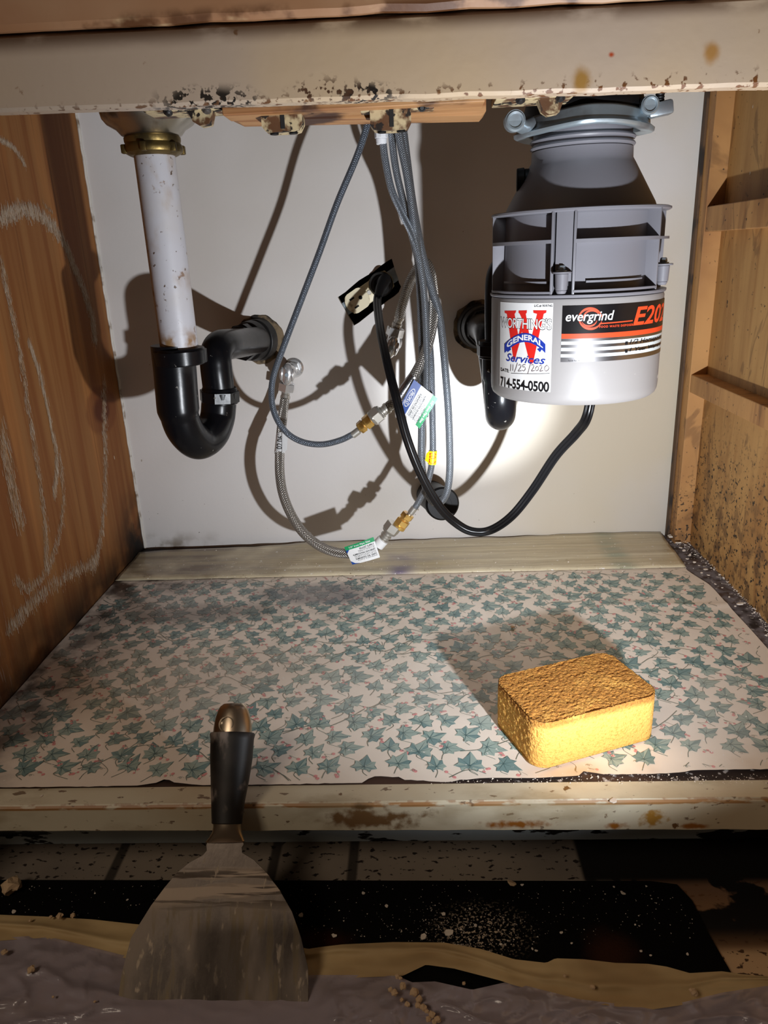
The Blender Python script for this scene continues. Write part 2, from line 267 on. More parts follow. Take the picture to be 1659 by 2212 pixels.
# ------------------------------------------------------------------ object helpers
WL = {}
def finish(bm, smooth=40):
    bmesh.ops.recalc_face_normals(bm, faces=bm.faces)
def tag(o, label=None, cat=None, group=None, kind=None):
    if label: o['label'] = label
    if cat: o['category'] = cat
    if group: o['group'] = group
    if kind: o['kind'] = kind
    return o
def thing(name, loc, label, cat, group=None):
    o = bpy.data.objects.new(name, None); col.objects.link(o); o.location = loc; o.empty_display_size = .02
    WL[o.name] = Vector(loc); return tag(o, label, cat, group)
def obj(name, bm, mats, parent=None, smooth=35, recalc=True):
    if recalc: bmesh.ops.recalc_face_normals(bm, faces=bm.faces)
    if parent: org = WL[parent.name]
    else:
        vs = [v.co for v in bm.verts]
        org = Vector(((min(v.x for v in vs)+max(v.x for v in vs))/2, (min(v.y for v in vs)+max(v.y for v in vs))/2, min(v.z for v in vs)))
    for v in bm.verts: v.co -= org
    me = bpy.data.meshes.new(name); bm.to_mesh(me); bm.free()
    for m in (mats if isinstance(mats, (list, tuple)) else [mats]): me.materials.append(M[m] if isinstance(m, str) else m)
    if smooth:
        me.polygons.foreach_set('use_smooth', [True]*len(me.polygons))
        try: me.set_sharp_from_angle(angle=math.radians(smooth))
        except Exception: pass
    o = bpy.data.objects.new(name, me); col.objects.link(o)
    if parent: o.parent = parent; WL[o.name] = org
    else: o.location = org; WL[o.name] = org
    return o
def struct(name, bm, mats, smooth=35): return tag(obj(name, bm, mats, None, smooth), kind='structure')
def nb(): return bmesh.new()
def box(bm, a, b, bev=0, mi=0, rot=None):
    a, b = Vector(a), Vector(b); c = (a+b)/2; s = b-a
    r = bmesh.ops.create_cube(bm, size=1); vs = r['verts']
    for v in vs: v.co = Vector((v.co.x*s.x, v.co.y*s.y, v.co.z*s.z))
    fs = list({f for v in vs for f in v.link_faces})
    if bev:
        es = list({e for v in vs for e in v.link_edges})
        rr = bmesh.ops.bevel(bm, geom=es, offset=bev, segments=2, affect='EDGES', profile=.5); fs = [f for f in rr['faces']] 
        vs = list({v for v in bm.verts if all(True for _ in [0]) and v in {q for f in rr['faces'] for q in f.verts}} | {v for v in vs if v.is_valid})
    vs = list({v for v in vs if v.is_valid})
    for v in vs:
        q = v.co.copy()
        if rot: q = rot @ q
        v.co = q + c
    for f in {f for v in vs for f in v.link_faces}: f.material_index = mi
    return vs
def prism(bm, pts, ext, mi=0):
    """closed polygon pts (Vectors) extruded by vector ext"""
    a = [bm.verts.new(p) for p in pts]; b = [bm.verts.new(p+ext) for p in pts]
    fs = [bm.faces.new(a), bm.faces.new(b[::-1])]
    n = len(pts)
    for i in range(n): fs.append(bm.faces.new((a[i], a[(i+1) % n], b[(i+1) % n], b[i])))
    for f in fs: f.material_index = mi
def spline(pts, n=10):
    pts = [Vector(p) for p in pts]; out = []
    for i in range(len(pts)-1):
        p1, p2 = pts[i], pts[i+1]; p0 = pts[i-1] if i else p1*2-p2; p3 = pts[i+2] if i+2 < len(pts) else p2*2-p1
        for k in range(n):
            t = k/n; out.append(.5*((2*p1)+(p2-p0)*t+(2*p0-5*p1+4*p2-p3)*t*t+(3*p1-p0-3*p2+p3)*t**3))
    out.append(pts[-1]); return out
def sweep(bm, path, prof, scale=None, mi=0, cap=True, up0=None):
    """prof: list of (a,b) in metres; scale: per point multiplier"""
    uvl = bm.loops.layers.uv.verify(); n = len(path); m = len(prof); rings = []; nrm = None; L = 0; Ls = []
    for i in range(n):
        t = (path[min(i+1, n-1)]-path[max(i-1, 0)]).normalized()
        if nrm is None:
            nrm = up0 if up0 else (Vector((0, 0, 1)) if abs(t.z) < .9 else Vector((0, 1, 0)))
        nrm = (nrm - t*nrm.dot(t)).normalized(); bn = t.cross(nrm); s = scale[i] if scale else 1
        rings.append([bm.verts.new(path[i]+nrm*(a*s)+bn*(b*s)) for a, b in prof])
        if i: L += (path[i]-path[i-1]).length
        Ls.append(L)
    for i in range(n-1):
        for j in range(m):
            k = (j+1) % m; f = bm.faces.new((rings[i][j], rings[i][k], rings[i+1][k], rings[i+1][j])); f.material_index = mi
            for lp, uv in zip(f.loops, ((j/m, Ls[i]), ((j+1)/m, Ls[i]), ((j+1)/m, Ls[i+1]), (j/m, Ls[i+1]))): lp[uvl].uv = uv
    if cap:
        for rg in (rings[0][::-1], rings[-1]):
            f = bm.faces.new(rg); f.material_index = mi
    return rings
def circ(r, n=16, ry=None): return [(r*math.cos(2*math.pi*i/n), (ry or r)*math.sin(2*math.pi*i/n)) for i in range(n)]
def tube(bm, path, r, n=16, mi=0, scale=None): return sweep(bm, path, circ(r, n), scale, mi)
def stack(bm, p0, d, secs, mi=0, phase=0):
    """secs: (length, r0, r1, sides) turned / hex sections along direction d"""
    d = Vector(d).normalized(); a = d.orthogonal().normalized(); b = d.cross(a); p = Vector(p0)
    for sec in secs:
        l, r0, r1, n = sec[:4]; m = sec[4] if len(sec) > 4 else mi
        bv = min(.0006, abs(l)*.15)
        rs = [(0, r0-bv), (bv, r0), (l-bv, r1), (l, r1-bv)]
        rings = []
        for (h, r) in rs: rings.append([bm.verts.new(p+d*h+a*(r*math.cos(phase+2*math.pi*i/n))+b*(r*math.sin(phase+2*math.pi*i/n))) for i in range(n)])
        fs = []
        for q in range(3):
            for j in range(n): fs.append(bm.faces.new((rings[q][j], rings[q][(j+1) % n], rings[q+1][(j+1) % n], rings[q+1][j])))
        fs.append(bm.faces.new(rings[0][::-1])); fs.append(bm.faces.new(rings[-1]))
        for f in fs: f.material_index = m
        p = p+d*l
    return p
def lathe(bm, c, prof, n=48, mi=0, axis='Z', rfun=None):
    c = Vector(c); rings = []
    for (r, h) in prof:
        rg = []
        for i in range(n):
            a = 2*math.pi*i/n; rr = r*(rfun(a, h) if rfun else 1)
            rg.append(bm.verts.new(c+(Vector((rr*math.cos(a), rr*math.sin(a), h)) if axis == 'Z' else Vector((rr*math.cos(a), h, rr*math.sin(a))))))
        rings.append(rg)
    for q in range(len(prof)-1):
        for j in range(n):
            f = bm.faces.new((rings[q][j], rings[q][(j+1) % n], rings[q+1][(j+1) % n], rings[q+1][j])); f.material_index = mi
    for rg in (rings[0][::-1], rings[-1]): bm.faces.new(rg).material_index = mi
def ball(bm, c, r, sx=1, sy=1, sz=1, mi=0, n=12, rot=None):
    q = bmesh.ops.create_uvsphere(bm, u_segments=n*2, v_segments=n, radius=r)
    for v in q['verts']:
        p = Vector((v.co.x*sx, v.co.y*sy, v.co.z*sz)); p = rot @ p if rot else p; v.co = p+Vector(c)
    for f in {f for v in q['verts'] for f in v.link_faces}: f.material_index = mi
def text2d(body, bold=0, shear=0, sp=1.):
    c = bpy.data.curves.new('t', 'FONT'); c.body = body; c.size = 1; c.offset = bold; c.shear = shear; c.space_character = sp; c.resolution_u = 3
    o = bpy.data.objects.new('t', c); col.objects.link(o); bpy.context.view_layer.update()
    me = bpy.data.meshes.new_from_object(o.evaluated_get(bpy.context.evaluated_depsgraph_get()))
    bpy.data.objects.remove(o); bpy.data.curves.remove(c)
    V = [(v.co.x, v.co.y) for v in me.vertices]; F = [tuple(p.vertices) for p in me.polygons]; bpy.data.meshes.remove(me)
    x0 = min(v[0] for v in V); x1 = max(v[0] for v in V); y0 = min(v[1] for v in V); y1 = max(v[1] for v in V)
    return [((x-x0)/(x1-x0), (y-y0)/(y1-y0)) for x, y in V], F
def add_flat(bm, V2, F, fn, mi, cuts=0):
    """flat art (V2 in 0..1) -> optional vertical cuts -> fn(u,v)"""
    t = bmesh.new(); vs = [t.verts.new((u, v, 0)) for u, v in V2]
    for f in F:
        try: t.faces.new([vs[i] for i in f])
        except ValueError: pass
    us = [v[0] for v in V2]; a, b = min(us), max(us)
    for k in range(1, cuts):
        bmesh.ops.bisect_plane(t, geom=t.verts[:]+t.edges[:]+t.faces[:], plane_co=(a+(b-a)*k/cuts, 0, 0), plane_no=(1, 0, 0))
    t.verts.ensure_lookup_table(); mp = {v: bm.verts.new(fn(v.co.x, v.co.y)) for v in t.verts}
    for f in t.faces:
        q = bm.faces.new([mp[v] for v in f.verts]); q.material_index = mi
    t.free()
def bil(A, B, C, D):
    """A top-left B top-right C bottom-right D bottom-left -> f(u right, v up)"""
    return lambda u, v: (D.lerp(C, u)).lerp(A.lerp(B, u), v)

# =================================================================== STRUCTURE
W = .80
# back wall with the ragged outlet opening
hole_px = [(730, 641), (745, 630), (760, 618), (776, 606), (792, 596), (808, 586), (824, 574), (838, 563), (846, 560), (850, 572), (853, 585), (858, 598), (863, 610), (867, 620), (862, 632), (851, 640), (838, 648), (824, 660), (806, 672), (790, 686), (776, 696), (764, 704), (758, 692), (750, 680), (742, 664), (734, 652)]
hole = []
for i, q in enumerate(hole_px):
    p = P(*q, Y=0); hole.append(Vector((p.x+R.uniform(-.0009, .0009), 0, p.z+R.uniform(-.0009, .0009))))
bm = nb(); outer = [Vector((-.03, 0, -.02)), Vector((.83, 0, -.02)), Vector((.83, 0, .66)), Vector((-.03, 0, .66))]
vo = [bm.verts.new(v) for v in outer]; vh = [bm.verts.new(v) for v in hole]
es = [bm.edges.new((vo[i], vo[(i+1) % 4])) for i in range(4)]+[bm.edges.new((vh[i], vh[(i+1) % len(vh)])) for i in range(len(vh))]
bmesh.ops.triangle_fill(bm, edges=es, use_beauty=True)
back = [bm.verts.new(v.co+Vector((0, .011, 0))) for v in vh]
for i in range(len(vh)):
    f = bm.faces.new((vh[i], vh[(i+1) % len(vh)], back[(i+1) % len(vh)], back[i])); f.material_index = 1
struct('wall_back', bm, ['wall', 'hole_edge'], 0)
# left side: one stained board
bm = nb(); box(bm, (-.02, -.62, -.02), (0, .0, .64))
def strokes(bm, path, wd, n, ln=.006, mi=1, th=.0003, tilt=.0, k=.62):
    pts = spline([P(q[0]*.5695, 240+q[1]*.5695, X=0) for q in path], 12)
    for _ in range(n):
        i = R.randrange(len(pts)-1); p = pts[i].lerp(pts[i+1], R.random())
        p = Vector((R.uniform(.0001, .0007), p.y+R.gauss(0, wd*.4), p.z+R.gauss(0, wd*.4))); l = ln*R.uniform(.4, 1.3); t = th*R.uniform(.4, 1.2)
        dy = tilt*l
        vs = [bm.verts.new((p.x, p.y-t, p.z-l/2)), bm.verts.new((p.x, p.y+t, p.z-l/2)), bm.verts.new((p.x, p.y+t*.5+dy, p.z+l/2)), bm.verts.new((p.x, p.y-t*.5+dy, p.z+l/2))]
        bm.faces.new(vs).material_index = mi if R.random() < k else 2
strokes(bm, [(0, 108), (50, 140), (95, 203)], .0035, 420, .004)
strokes(bm, [(0, 410), (40, 385), (100, 375), (150, 395), (200, 440), (250, 515), (280, 590), (320, 690), (350, 790), (360, 870)], .010, 3200, .007, k=.7)
strokes(bm, [(0, 560), (40, 750), (75, 920), (110, 1150), (150, 1400), (172, 1600), (175, 1740)], .007, 1300, .008, k=.35)
strokes(bm, [(110, 880), (150, 1000), (190, 1180), (215, 1320), (205, 1460)], .005, 900, .010, k=.6)
strokes(bm, [(225, 1300), (240, 1480), (215, 1640), (170, 1750), (110, 1810), (60, 1780)], .007, 700, .007, k=.4)
strokes(bm, [(350, 1720), (260, 1760), (160, 1830), (90, 1900), (30, 1970)], .010, 1000, .008, k=.45)
strokes(bm, [(395, 1030), (395, 1200), (400, 1330), (395, 1500), (370, 1680), (350, 1720)], .010, 1300, .007, k=.5)
strokes(bm, [(0, 1200), (40, 1400), (75, 1570)], .014, 500, .012, k=.3)
strokes(bm, [(160, 350), (200, 385)], .003, 60, .004, k=.3)
for (cx, cy, rr) in [(395, 1290, .0035), (433, 1315, .0022), (392, 1600, .003)]:
    c = P(cx*.5695, 240+cy*.5695, X=0); n = 9
    bm.faces.new([bm.verts.new((.0003, c.y+rr*R.uniform(.6, 1.1)*math.cos(2*math.pi*i/n)*.7, c.z+rr*R.uniform(1, 2.)*math.sin(2*math.pi*i/n))) for i in range(n)]).material_index = 1
struct('wall_left', bm, ['wood_left', 'chalk', 'chalk2'], 0)
bm = nb(); tube(bm, [Vector((.001+.0006*math.sin(i*2.1), -.001, .0+i*.012)) for i in range(53)], .0022, 6)
struct('trim_1', bm, 'caulk')
# right side: framed plywood panel
bm = nb(); box(bm, (.822, -.62, -.02), (.84, .0, .64)); struct('wall_right', bm, 'ply', 0)
pY = P(1574, 315, X=.8).y
bm = nb(); box(bm, (.8, -.034, -.01), (.823, 0, .64), .0008); box(bm, (.797, -.012, -.004), (.80, -.0, .64), .0004, 1); struct('trim_2', bm, ['frame', 'frame_dark'], 0)
bm = nb(); box(bm, (.801, -.60, .4265), (.823, -.0342, .4565), .001); struct('trim_3', bm, 'frame', 0)
bm = nb(); box(bm, (.801, -.60, .2215), (.823, -.0342, .2455), .001); struct('trim_4', bm, 'frame', 0)
# cabinet floor board, sink underside, face frame
bm = nb(); box(bm, (-.02, -.558, -.018), (.83, .012, -.0008)); struct('floor', bm, 'oldwood', 0)
bm = nb(); box(bm, (-.02, -.545, .64), (.83, .0, .65)); struct('ceiling', bm, 'deck', 0)
def slab(name, a, b, y0, y1, mat, bev=.0015, seg=40, jit=.0):
    """long horizontal board between height a(x) and b(x)"""
    bm = nb(); x0, x1 = -.35, 1.15; pr = []
    for i in range(seg+1):
        x = x0+(x1-x0)*i/seg; j = jit*(noise.noise(Vector((x*40, 0, 3)))); lo = a(x)+j; hi = b(x)
        e = bev
        ring = [(y0+e, lo), (y0, lo+e), (y0, hi-e), (y0+e, hi), (y1, hi), (y1, lo)]
        pr.append([bm.verts.new((x, q[0]+jit*noise.noise(Vector((x*25, q[1]*60, 9)))*.6, q[1])) for q in ring])
    for i in range(seg):
        for j in range(6): bm.faces.new((pr[i][j], pr[i][(j+1) % 6], pr[i+1][(j+1) % 6], pr[i+1][j]))
    bm.faces.new(pr[0]); bm.faces.new(pr[-1][::-1])
    return struct(name, bm, mat, 30)
def lin(x0, z0, x1, z1): return lambda x: z0+(z1-z0)*(x-x0)/(x1-x0)
slab('trim_5', lin(.178, .5072, .636, .4997), lin(.187, .5472, .63, .5448), -.56, -.548, 'rail', .002, 120, .0008)
slab('trim_6', lin(.187, .5480, .63, .5456), lambda x: .63, -.5645, -.52, 'counter', .003, 120, .0012)
slab('trim_7', lin(.0685, -.0270, .698, -.0325), lambda x: -.0004, -.571, -.549, 'sill', .0022, 160, .0006)
slab('trim_8', lambda x: -.1, lambda x: -.02, -.508, -.49, 'kick', .002, 60, .001)
bm = nb(); box(bm, (-.4, -.95, -.11), (1.2, -.48, -.1)); struct('floor', bm, 'tile', 0)

# =================================================================== SHELF LINERS
def lh(x, y):      # the paper's own gentle waves
    return .0012 + .0009*noise.noise(Vector((x*9, y*14, 0))) + .0012*max(0, 1-abs((y+.245)-.10*(x-.62)-.01*math.sin(x*30))/.010)*max(0, min(1, (x-.55)*6)) 
def edge_fun(pts):
    def f(t):
        for i in range(len(pts)-1):
            if t <= pts[i+1][0]: 
                a, b = pts[i], pts[i+1]; return a[1]+(b[1]-a[1])*(t-a[0])/max(1e-9, b[0]-a[0])
        return pts[-1][1]
    return f
FR = []
for q in [(-60, 1703), (60, 1702), (160, 1700), (255, 1698), (300, 1697), (350, 1688), (362, 1676), (368, 1690), (440, 1697), (560, 1698), (700, 1695), (790, 1692), (800, 1677), (865, 1680), (872, 1686), (925, 1687), (935, 1690), (975, 1690), (990, 1685), (1050, 1680), (1160, 1680), (1250, 1675), (1262, 1664), (1300, 1672), (1400, 1672), (1480, 1668), (1490, 1664), (1600, 1662), (1720, 1660)]:
    p = P(*q, Z=.001); FR.append((p.x, max(p.y, -.549)))
front = edge_fun(FR)
RE = []
for q in [(1659, 1400), (1640, 1372), (1600, 1330), (1560, 1290), (1530, 1262), (1500, 1243), (1485, 1232)]:
    p = P(*q, Z=.001); RE.append((p.y, p.x))
right = edge_fun(RE)
bm = nb(); NX, NY = 150, 90; g = []
for i in range(NX+1):
    r_ = []
    for j in range(NY+1):
        v = j/NY; y = -.121*v + front(i/NX*.795)*(1-v)
        xr = min(.7955, right(y)); x = .0015+(xr-.0015)*i/NX
        if j < 3: y = front(x)*(1-v)+-.121*v + .0010*noise.noise(Vector((x*260, 0, 0)))
        r_.append(bm.verts.new((x, y, lh(x, y))))
    g.append(r_)
for i in range(NX):
    for j in range(NY): bm.faces.new((g[i][j], g[i+1][j], g[i+1][j+1], g[i][j+1]))
OFF = .0003; LFO = [0]
def flat(pts, mi, k=0):
    try: bm.faces.new([bm.verts.new((x, y, lh(x, y)+OFF+LFO[0]+k*.00006)) for x, y in pts]).material_index = mi
    except ValueError: pass
inside = lambda x, y: .004 < x < min(.794, right(y))-.004 and front(x)+.003 < y < -.124
LEAF = [(0, -.30), (.16, -.34), (.34, -.48), (.40, -.28), (.66, -.20), (.50, .04), (.52, .30), (.30, .28), (.18, .50), (0, .80), (-.16, .48), (-.30, .26), (-.52, .34), (-.48, .04), (-.68, -.18), (-.38, -.28), (-.32, -.48), (-.14, -.32)]
def leaf(x, y, s, a, kind):
    ca, sa = math.cos(a), math.sin(a); sq = R.uniform(.72, 1.0)
    T = lambda u, v: (x+s*(u*sq*ca-v*sa), y+s*(u*sq*sa+v*ca))
    if not all(inside(*T(u, v)) for u, v in LEAF): return
    LFO[0] = R.uniform(0, .00005); c = T(0, -.12); base, dark = (1, 2) if kind else (1, 1)
    n = len(LEAF)
    for i in range(n):
        flat([c, T(*LEAF[i]), T(*LEAF[(i+1) % n])], 2 if (R.random() < (.55 if kind else .22)) else 1)
    for (u, v) in [(0, .74), (.56, -.14), (-.58, -.12), (.46, .26), (-.44, .30), (.30, -.40), (-.27, -.38)]:
        d = math.hypot(u, v); nx, ny = -v/d*.016, u/d*.016
        flat([T(-nx, -.12-ny), T(nx, -.12+ny), T(u, v)], 3, 2)
    for i in range(n):
        if R.random() < .55:
            p, q = LEAF[i], LEAF[(i+1) % n]
            flat([T(*p), T(*q), T((p[0]+q[0])*.5*.90, (p[1]+q[1])*.5*.90)], 3, 1)
def ribbon(pts, w0, mi, k=0):
    pts = spline([Vector((p[0], p[1], 0)) for p in pts], 6)
    for i in range(len(pts)-1):
        a, b = pts[i], pts[i+1]; d = (b-a).normalized(); nn = Vector((-d.y, d.x, 0))*w0
        q = [a-nn, a+nn, b+nn, b-nn]
        if all(inside(v.x, v.y) for v in q): flat([(v.x, v.y) for v in q], mi, k)
U = .0300; row = 0; y = -.545
while y < -.118:
    x = .0 + (U*.5 if row % 2 else 0)
    while x < .80:
        cx, cy = x+R.uniform(-.0045, .0045), y+R.uniform(-.0035, .0035)
        s = R.uniform(.0175, .0220)*(.9 if R.random() < .3 else 1); a = R.gauss(-.7, .7)
        leaf(cx, cy, s, a, R.random() < .55)
        st = a+math.pi+R.uniform(-.4, .4)
        ribbon([(cx, cy-.003), (cx+.006*math.sin(a), cy-.009), (cx+.012*R.uniform(-1, 1), cy-.016)], .00028, 4)
        if R.random() < .75:
            bx, by = cx+R.uniform(.008, .016), cy+R.uniform(-.013, -.006)
            for k in range(R.choice((2, 3, 3))):
                ex, ey = bx+R.uniform(-.005, .005), by+R.uniform(-.004, .004); rr = R.uniform(.0011, .0018)
                if inside(ex, ey): flat([(ex+rr*math.cos(t*math.pi/4), ey+rr*math.sin(t*math.pi/4)) for t in range(8)], 5)
                ribbon([(bx-.004, by+.004), ((bx+ex)/2, (by+ey)/2+.001), (ex, ey)], .00014, 4)
        if R.random() < .6:
            qx, qy = cx+R.uniform(-.012, .012), cy+R.uniform(-.012, .0)
            ribbon([(qx, qy), (qx+.002, qy+.0015), (qx+.0035, qy), (qx+.0025, qy-.001), (qx+.0018, qy+.0006), (qx+.004, qy+.001), (qx+.006, qy)], .00013, 4)
        x += U
    y += U*.66; row += 1
for k in range(26):
    yy = -.55+k*.018; x0_ = R.uniform(-.05, .6); n_ = R.randint(6, 16); pts = []
    for i in range(n_):
        xx = x0_+i*.017; pts.append((xx, yy+.012*math.sin(xx*46+k*1.9)+.006*math.sin(xx*110+k)+R.uniform(-.1, .1)*.02+(xx-.4)*.05))
    ribbon(pts, .00038, 4)
    for p_ in pts[1:-1:2]:
        e = R.choice((-1, 1)); ribbon([p_, (p_[0]+.005, p_[1]+e*.004), (p_[0]+.011, p_[1]+e*.011), (p_[0]+.010, p_[1]+e*.018)], .00022, 4)
lo_ = obj('ivy_shelf_liner', bm, ['liner', 'leaf', 'leaf2', 'leaf3', 'vine', 'berry'], None, 60, recalc=False)
tag(lo_, 'cream shelf paper printed with green ivy and pink berries, covering the cabinet floor', 'shelf liner')
# plain strip at the back
bm = nb(); g = []; NX, NY = 160, 16
be = edge_fun([(P(q[0], q[1], Z=0).x, min(-.002, P(q[0], q[1], Z=0).y)) for q in [(300, 1200), (420, 1192), (560, 1188), (700, 1176), (830, 1176), (960, 1170), (1100, 1168), (1180, 1162), (1212, 1162), (1216, 1152), (1225, 1160), (1330, 1154), (1420, 1148)]])
for i in range(NX+1):
    x = .002+.782*i/NX; r_ = []
    for j in range(NY+1):
        v = j/NY; y = -.1265+.0012*noise.noise(Vector((x*30, 0, 5)))+(be(x)+.1265)*v; xx = x+.006*v*(x/.8)
        z = .0042+.0016*noise.noise(Vector((x*5, y*60, 2)))+.0008*noise.noise(Vector((x*40, y*30, 7)))+.0035*max(0, v-.8)/.2*(.5+.5*noise.noise(Vector((x*22, 0, 1))))
        if j == 0: z = .0027
        r_.append(bm.verts.new((xx, y, z)))
    g.append(r_)
for i in range(NX):
    for j in range(NY): bm.faces.new((g[i][j], g[i+1][j], g[i+1][j+1], g[i][j+1]))
o = obj('plain_shelf_liner', bm, 'plain', None, 60, recalc=False)
tag(o, 'yellowed plain vinyl strip with wrinkles along the foot of the back wall', 'shelf liner')
m_ = o.modifiers.new('thick', 'SOLIDIFY'); m_.thickness = .0006

# =================================================================== LEFT DRAIN
YD = -.285
c0 = P(345, 335, Y=YD); c1 = P(372, 745, Y=YD); ax = Vector(((c0.x+c1.x)/2+.001, YD, 0)); AX = ax
def zc(py, pxc=None): return P(pxc or (345+(py-335)*.066), py, Y=YD).z
dr = thing('sink_drain', (ax.x, YD, c1.z), 'white drain pipe hanging from steel strainer and brass nut, left side', 'drain pipe')
bm = nb(); zt = zc(247)+.012
lathe(bm, (ax.x, YD, 0), [(.020, zc(300)), (.028, zc(292)), (.032, zc(280)), (.040, zc(268)), (.0435, zc(256)), (.0445, zc(244)), (.046, zt+.012), (.046, .64), (.03, .64)])
obj('strainer_cup', bm, 'steel', dr)
bm = nb(); z0, z1 = zc(338), zc(288)
prof = [(.0205, z0), (.0225, z0+.0008), (.0265, z0+.003), (.0275, z0+.006), (.0268, z0+.009), (.0255, z0+.011), (.0262, z0+.013), (.0262, z1-.004), (.0245, z1-.002), (.0235, z1)]
lathe(bm, (ax.x, YD, 0), prof)
for k in range(6):
    a = k*math.pi/3+.5; box(bm, (ax.x+.0268*math.cos(a)-.003, YD+.0268*math.sin(a)-.003, z0+.002), (ax.x+.0268*math.cos(a)+.003, YD+.0268*math.sin(a)+.003, z0+.010), .0012)
obj('slip_nut', bm, 'oldbrass', dr); 
bm = nb(); lathe(bm, (ax.x, YD, 0), [(.0160, zc(755)), (.0192, zc(755)), (.0192, z0+.002), (.0160, z0+.002)]); obj('tailpiece', bm, 'pvc', dr)
# P-trap
YB = -.205
path = [(c1+Vector((0, 0, 0))), P(378, 800, Y=YD), P(382, 850, Y=YD), P(387, 895, Y=YD+.001), P(402, 932, Y=YD+.010), P(428, 954, Y=YD+.034), P(455, 938, Y=YD+.058), P(469, 905, Y=YB-.004), P(473, 870, Y=YB), P(472, 840, Y=YB), P(467, 795, Y=YB), P(466, 768, Y=YB+.003), P(474, 749, Y=YB+.018), P(492, 744, Y=YB+.045), P(520, 741, Y=-.10), P(556, 735, Y=-.03)]
pt = thing('p_trap', (path[5].x, path[5].y, path[5].z-.02), 'black plastic P-trap under the white drain pipe, left of the hoses', 'drain trap')
q = spline(path[:9], 10)
sc_ = [1.07 if i < 28 else 1.07-.09*min(1, (i-28)/3) if i < 31 else .98 for i in range(len(q))]
bm = nb(); tube(bm, q, .0205, 40, 0, sc_); obj('trap_bend', bm, 'abs', pt)
bm = nb(); q = spline(path[8:], 10); tube(bm, q, .0180, 40); obj('trap_arm', bm, 'abs', pt)
def ribnut(bm, c, d, r, l, n=10, lug=.0022):
    d = Vector(d).normalized(); stack(bm, c, d, [(l, r, r, 48)]); a = d.orthogonal().normalized(); b = d.cross(a)
    stack(bm, c+d*(l*.15), d, [(l*.62, r+lug, r+lug, n)], phase=.3)
bm = nb(); nz0, nz1 = P(375, 788, Y=YD).z, P(372, 752, Y=YD).z
stack(bm, (ax.x-.0005, YD, nz0), (0, 0, 1), [(nz1-nz0-.004, .0245, .0262, 40), (.004, .0262, .0255, 40)]); stack(bm, (ax.x-.0005, YD, nz0+.001), (0, 0, 1), [(nz1-nz0-.003, .0272, .0278, 12)]); obj('slip_nut', bm, 'abs', pt)
bm = nb(); a_ = P(475, 870, Y=YB); b_ = P(474, 836, Y=YB); stack(bm, a_, b_-a_, [((b_-a_).length*.75, .0212, .0218, 40), ((b_-a_).length*.25, .0205, .0195, 40)]); stack(bm, a_.lerp(b_, .1), b_-a_, [((b_-a_).length*.7, .0232, .0232, 8)]); obj('slip_nut', bm, 'abs', pt)
def wallfit(parent, pc, yout, r, tilt=(0, 0, 0)):
    d = Vector(tilt)+Vector((0, -1, 0)); c = Vector((pc.x, -.0005, pc.z))
    bm = nb(); stack(bm, c, d, [(.012, r*1.16, r*1.10, 40), (.006, r*1.0, r*.98, 40), (.012, r*1.08, r*1.02, 40)]); obj('hub_ring', bm, 'absdust', parent)
    bm = nb(); p = c+d.normalized()*.030; ribnut(bm, p, d, r*.86, .020, 9, .0028); obj('hub_nut', bm, 'abs', parent)
    bm = nb(); lathe(bm, (pc.x, 0, pc.z), [(r*.9, .002), (r*1.34, .001), (r*1.30, -.003), (r*1.12, -.004), (r*.9, -.003)], 60, 0, 'Y', lambda a, h: 1+.10*noise.noise(Vector((math.cos(a)*3, math.sin(a)*3, pc.x*9)))); obj('putty_ring', bm, 'putty', parent)
wallfit(pt, P(562, 733, Y=0), .05, .0255, (-.42, 0, .02))
# small cleanout stub
sc0 = P(930, 1068, Y=0); sc1 = P(953, 1086, Y=-.075)
st = thing('pipe_stub', (sc1.x, -.04, sc1.z-.02), 'capped black pipe stub poking out low on the wall behind the cord', 'pipe')
bm = nb(); stack(bm, Vector((sc0.x, -.001, sc0.z)), sc1-sc0, [(.074, .0215, .0215, 40)]); obj('stub_pipe', bm, 'rubber', st)
bm = nb(); dd = (sc1-sc0).normalized(); pe = Vector((sc0.x, 0, sc0.z))+dd*.073; stack(bm, pe, dd, [(.012, .0235, .0235, 40), (.003, .0235, .0215, 40), (.0015, .012, .012, 24)]); obj('stub_cap', bm, 'rubber', st)

# =================================================================== DISPOSER
DX, DY = .5848, -.30; DC = Vector((DX, DY, 0))
dp = thing('garbage_disposer', (DX, DY, .279), 'grey food waste disposer hanging from the sink with two printed labels', 'garbage disposer')
zb, zs, zr = .279, .3735, .4460
bm = nb(); lathe(bm, DC, [(.070, zb-.001), (.0765, zb-.001), (.0795, zb+.0015), (.0808, zb+.005), (.0812, zb+.010), (.0812, zs-.003), (.0805, zs-.001), (.078, zs)], 96); obj('motor_canister', bm, 'greymetal', dp)
# ribbed mid housing
bm = nb(); lathe(bm, DC, [(.074, zs), (.0818, zs), (.0825, zs+.001), (.0825, zs+.0025), (.0710, zs+.003), (.0690, zr-.002), (.0800, zr-.0020), (.0818, zr-.0008), (.0818, zr+.0008), (.080, zr+.0015), (.070, zr+.0015)], 96)
def rib_h(bm, a0, a1, z, r0, r1, th):
    n = max(3, int(abs(a1-a0)/4)); pr = []
    for i in range(n+1):
        a = math.radians(a0+(a1-a0)*i/n); c, s = math.sin(a), -math.cos(a)
        pr.append([bm.verts.new((DX+r*c, DY+r*s, zz)) for r, zz in ((r0, z-th/2), (r1, z-th/2), (r1, z+th/2), (r0, z+th/2))])
    for i in range(n):
        for j in range(4): bm.faces.new((pr[i][j], pr[i][(j+1) % 4], pr[i+1][(j+1) % 4], pr[i+1][j]))
    bm.faces.new(pr[0]); bm.faces.new(pr[-1][::-1])
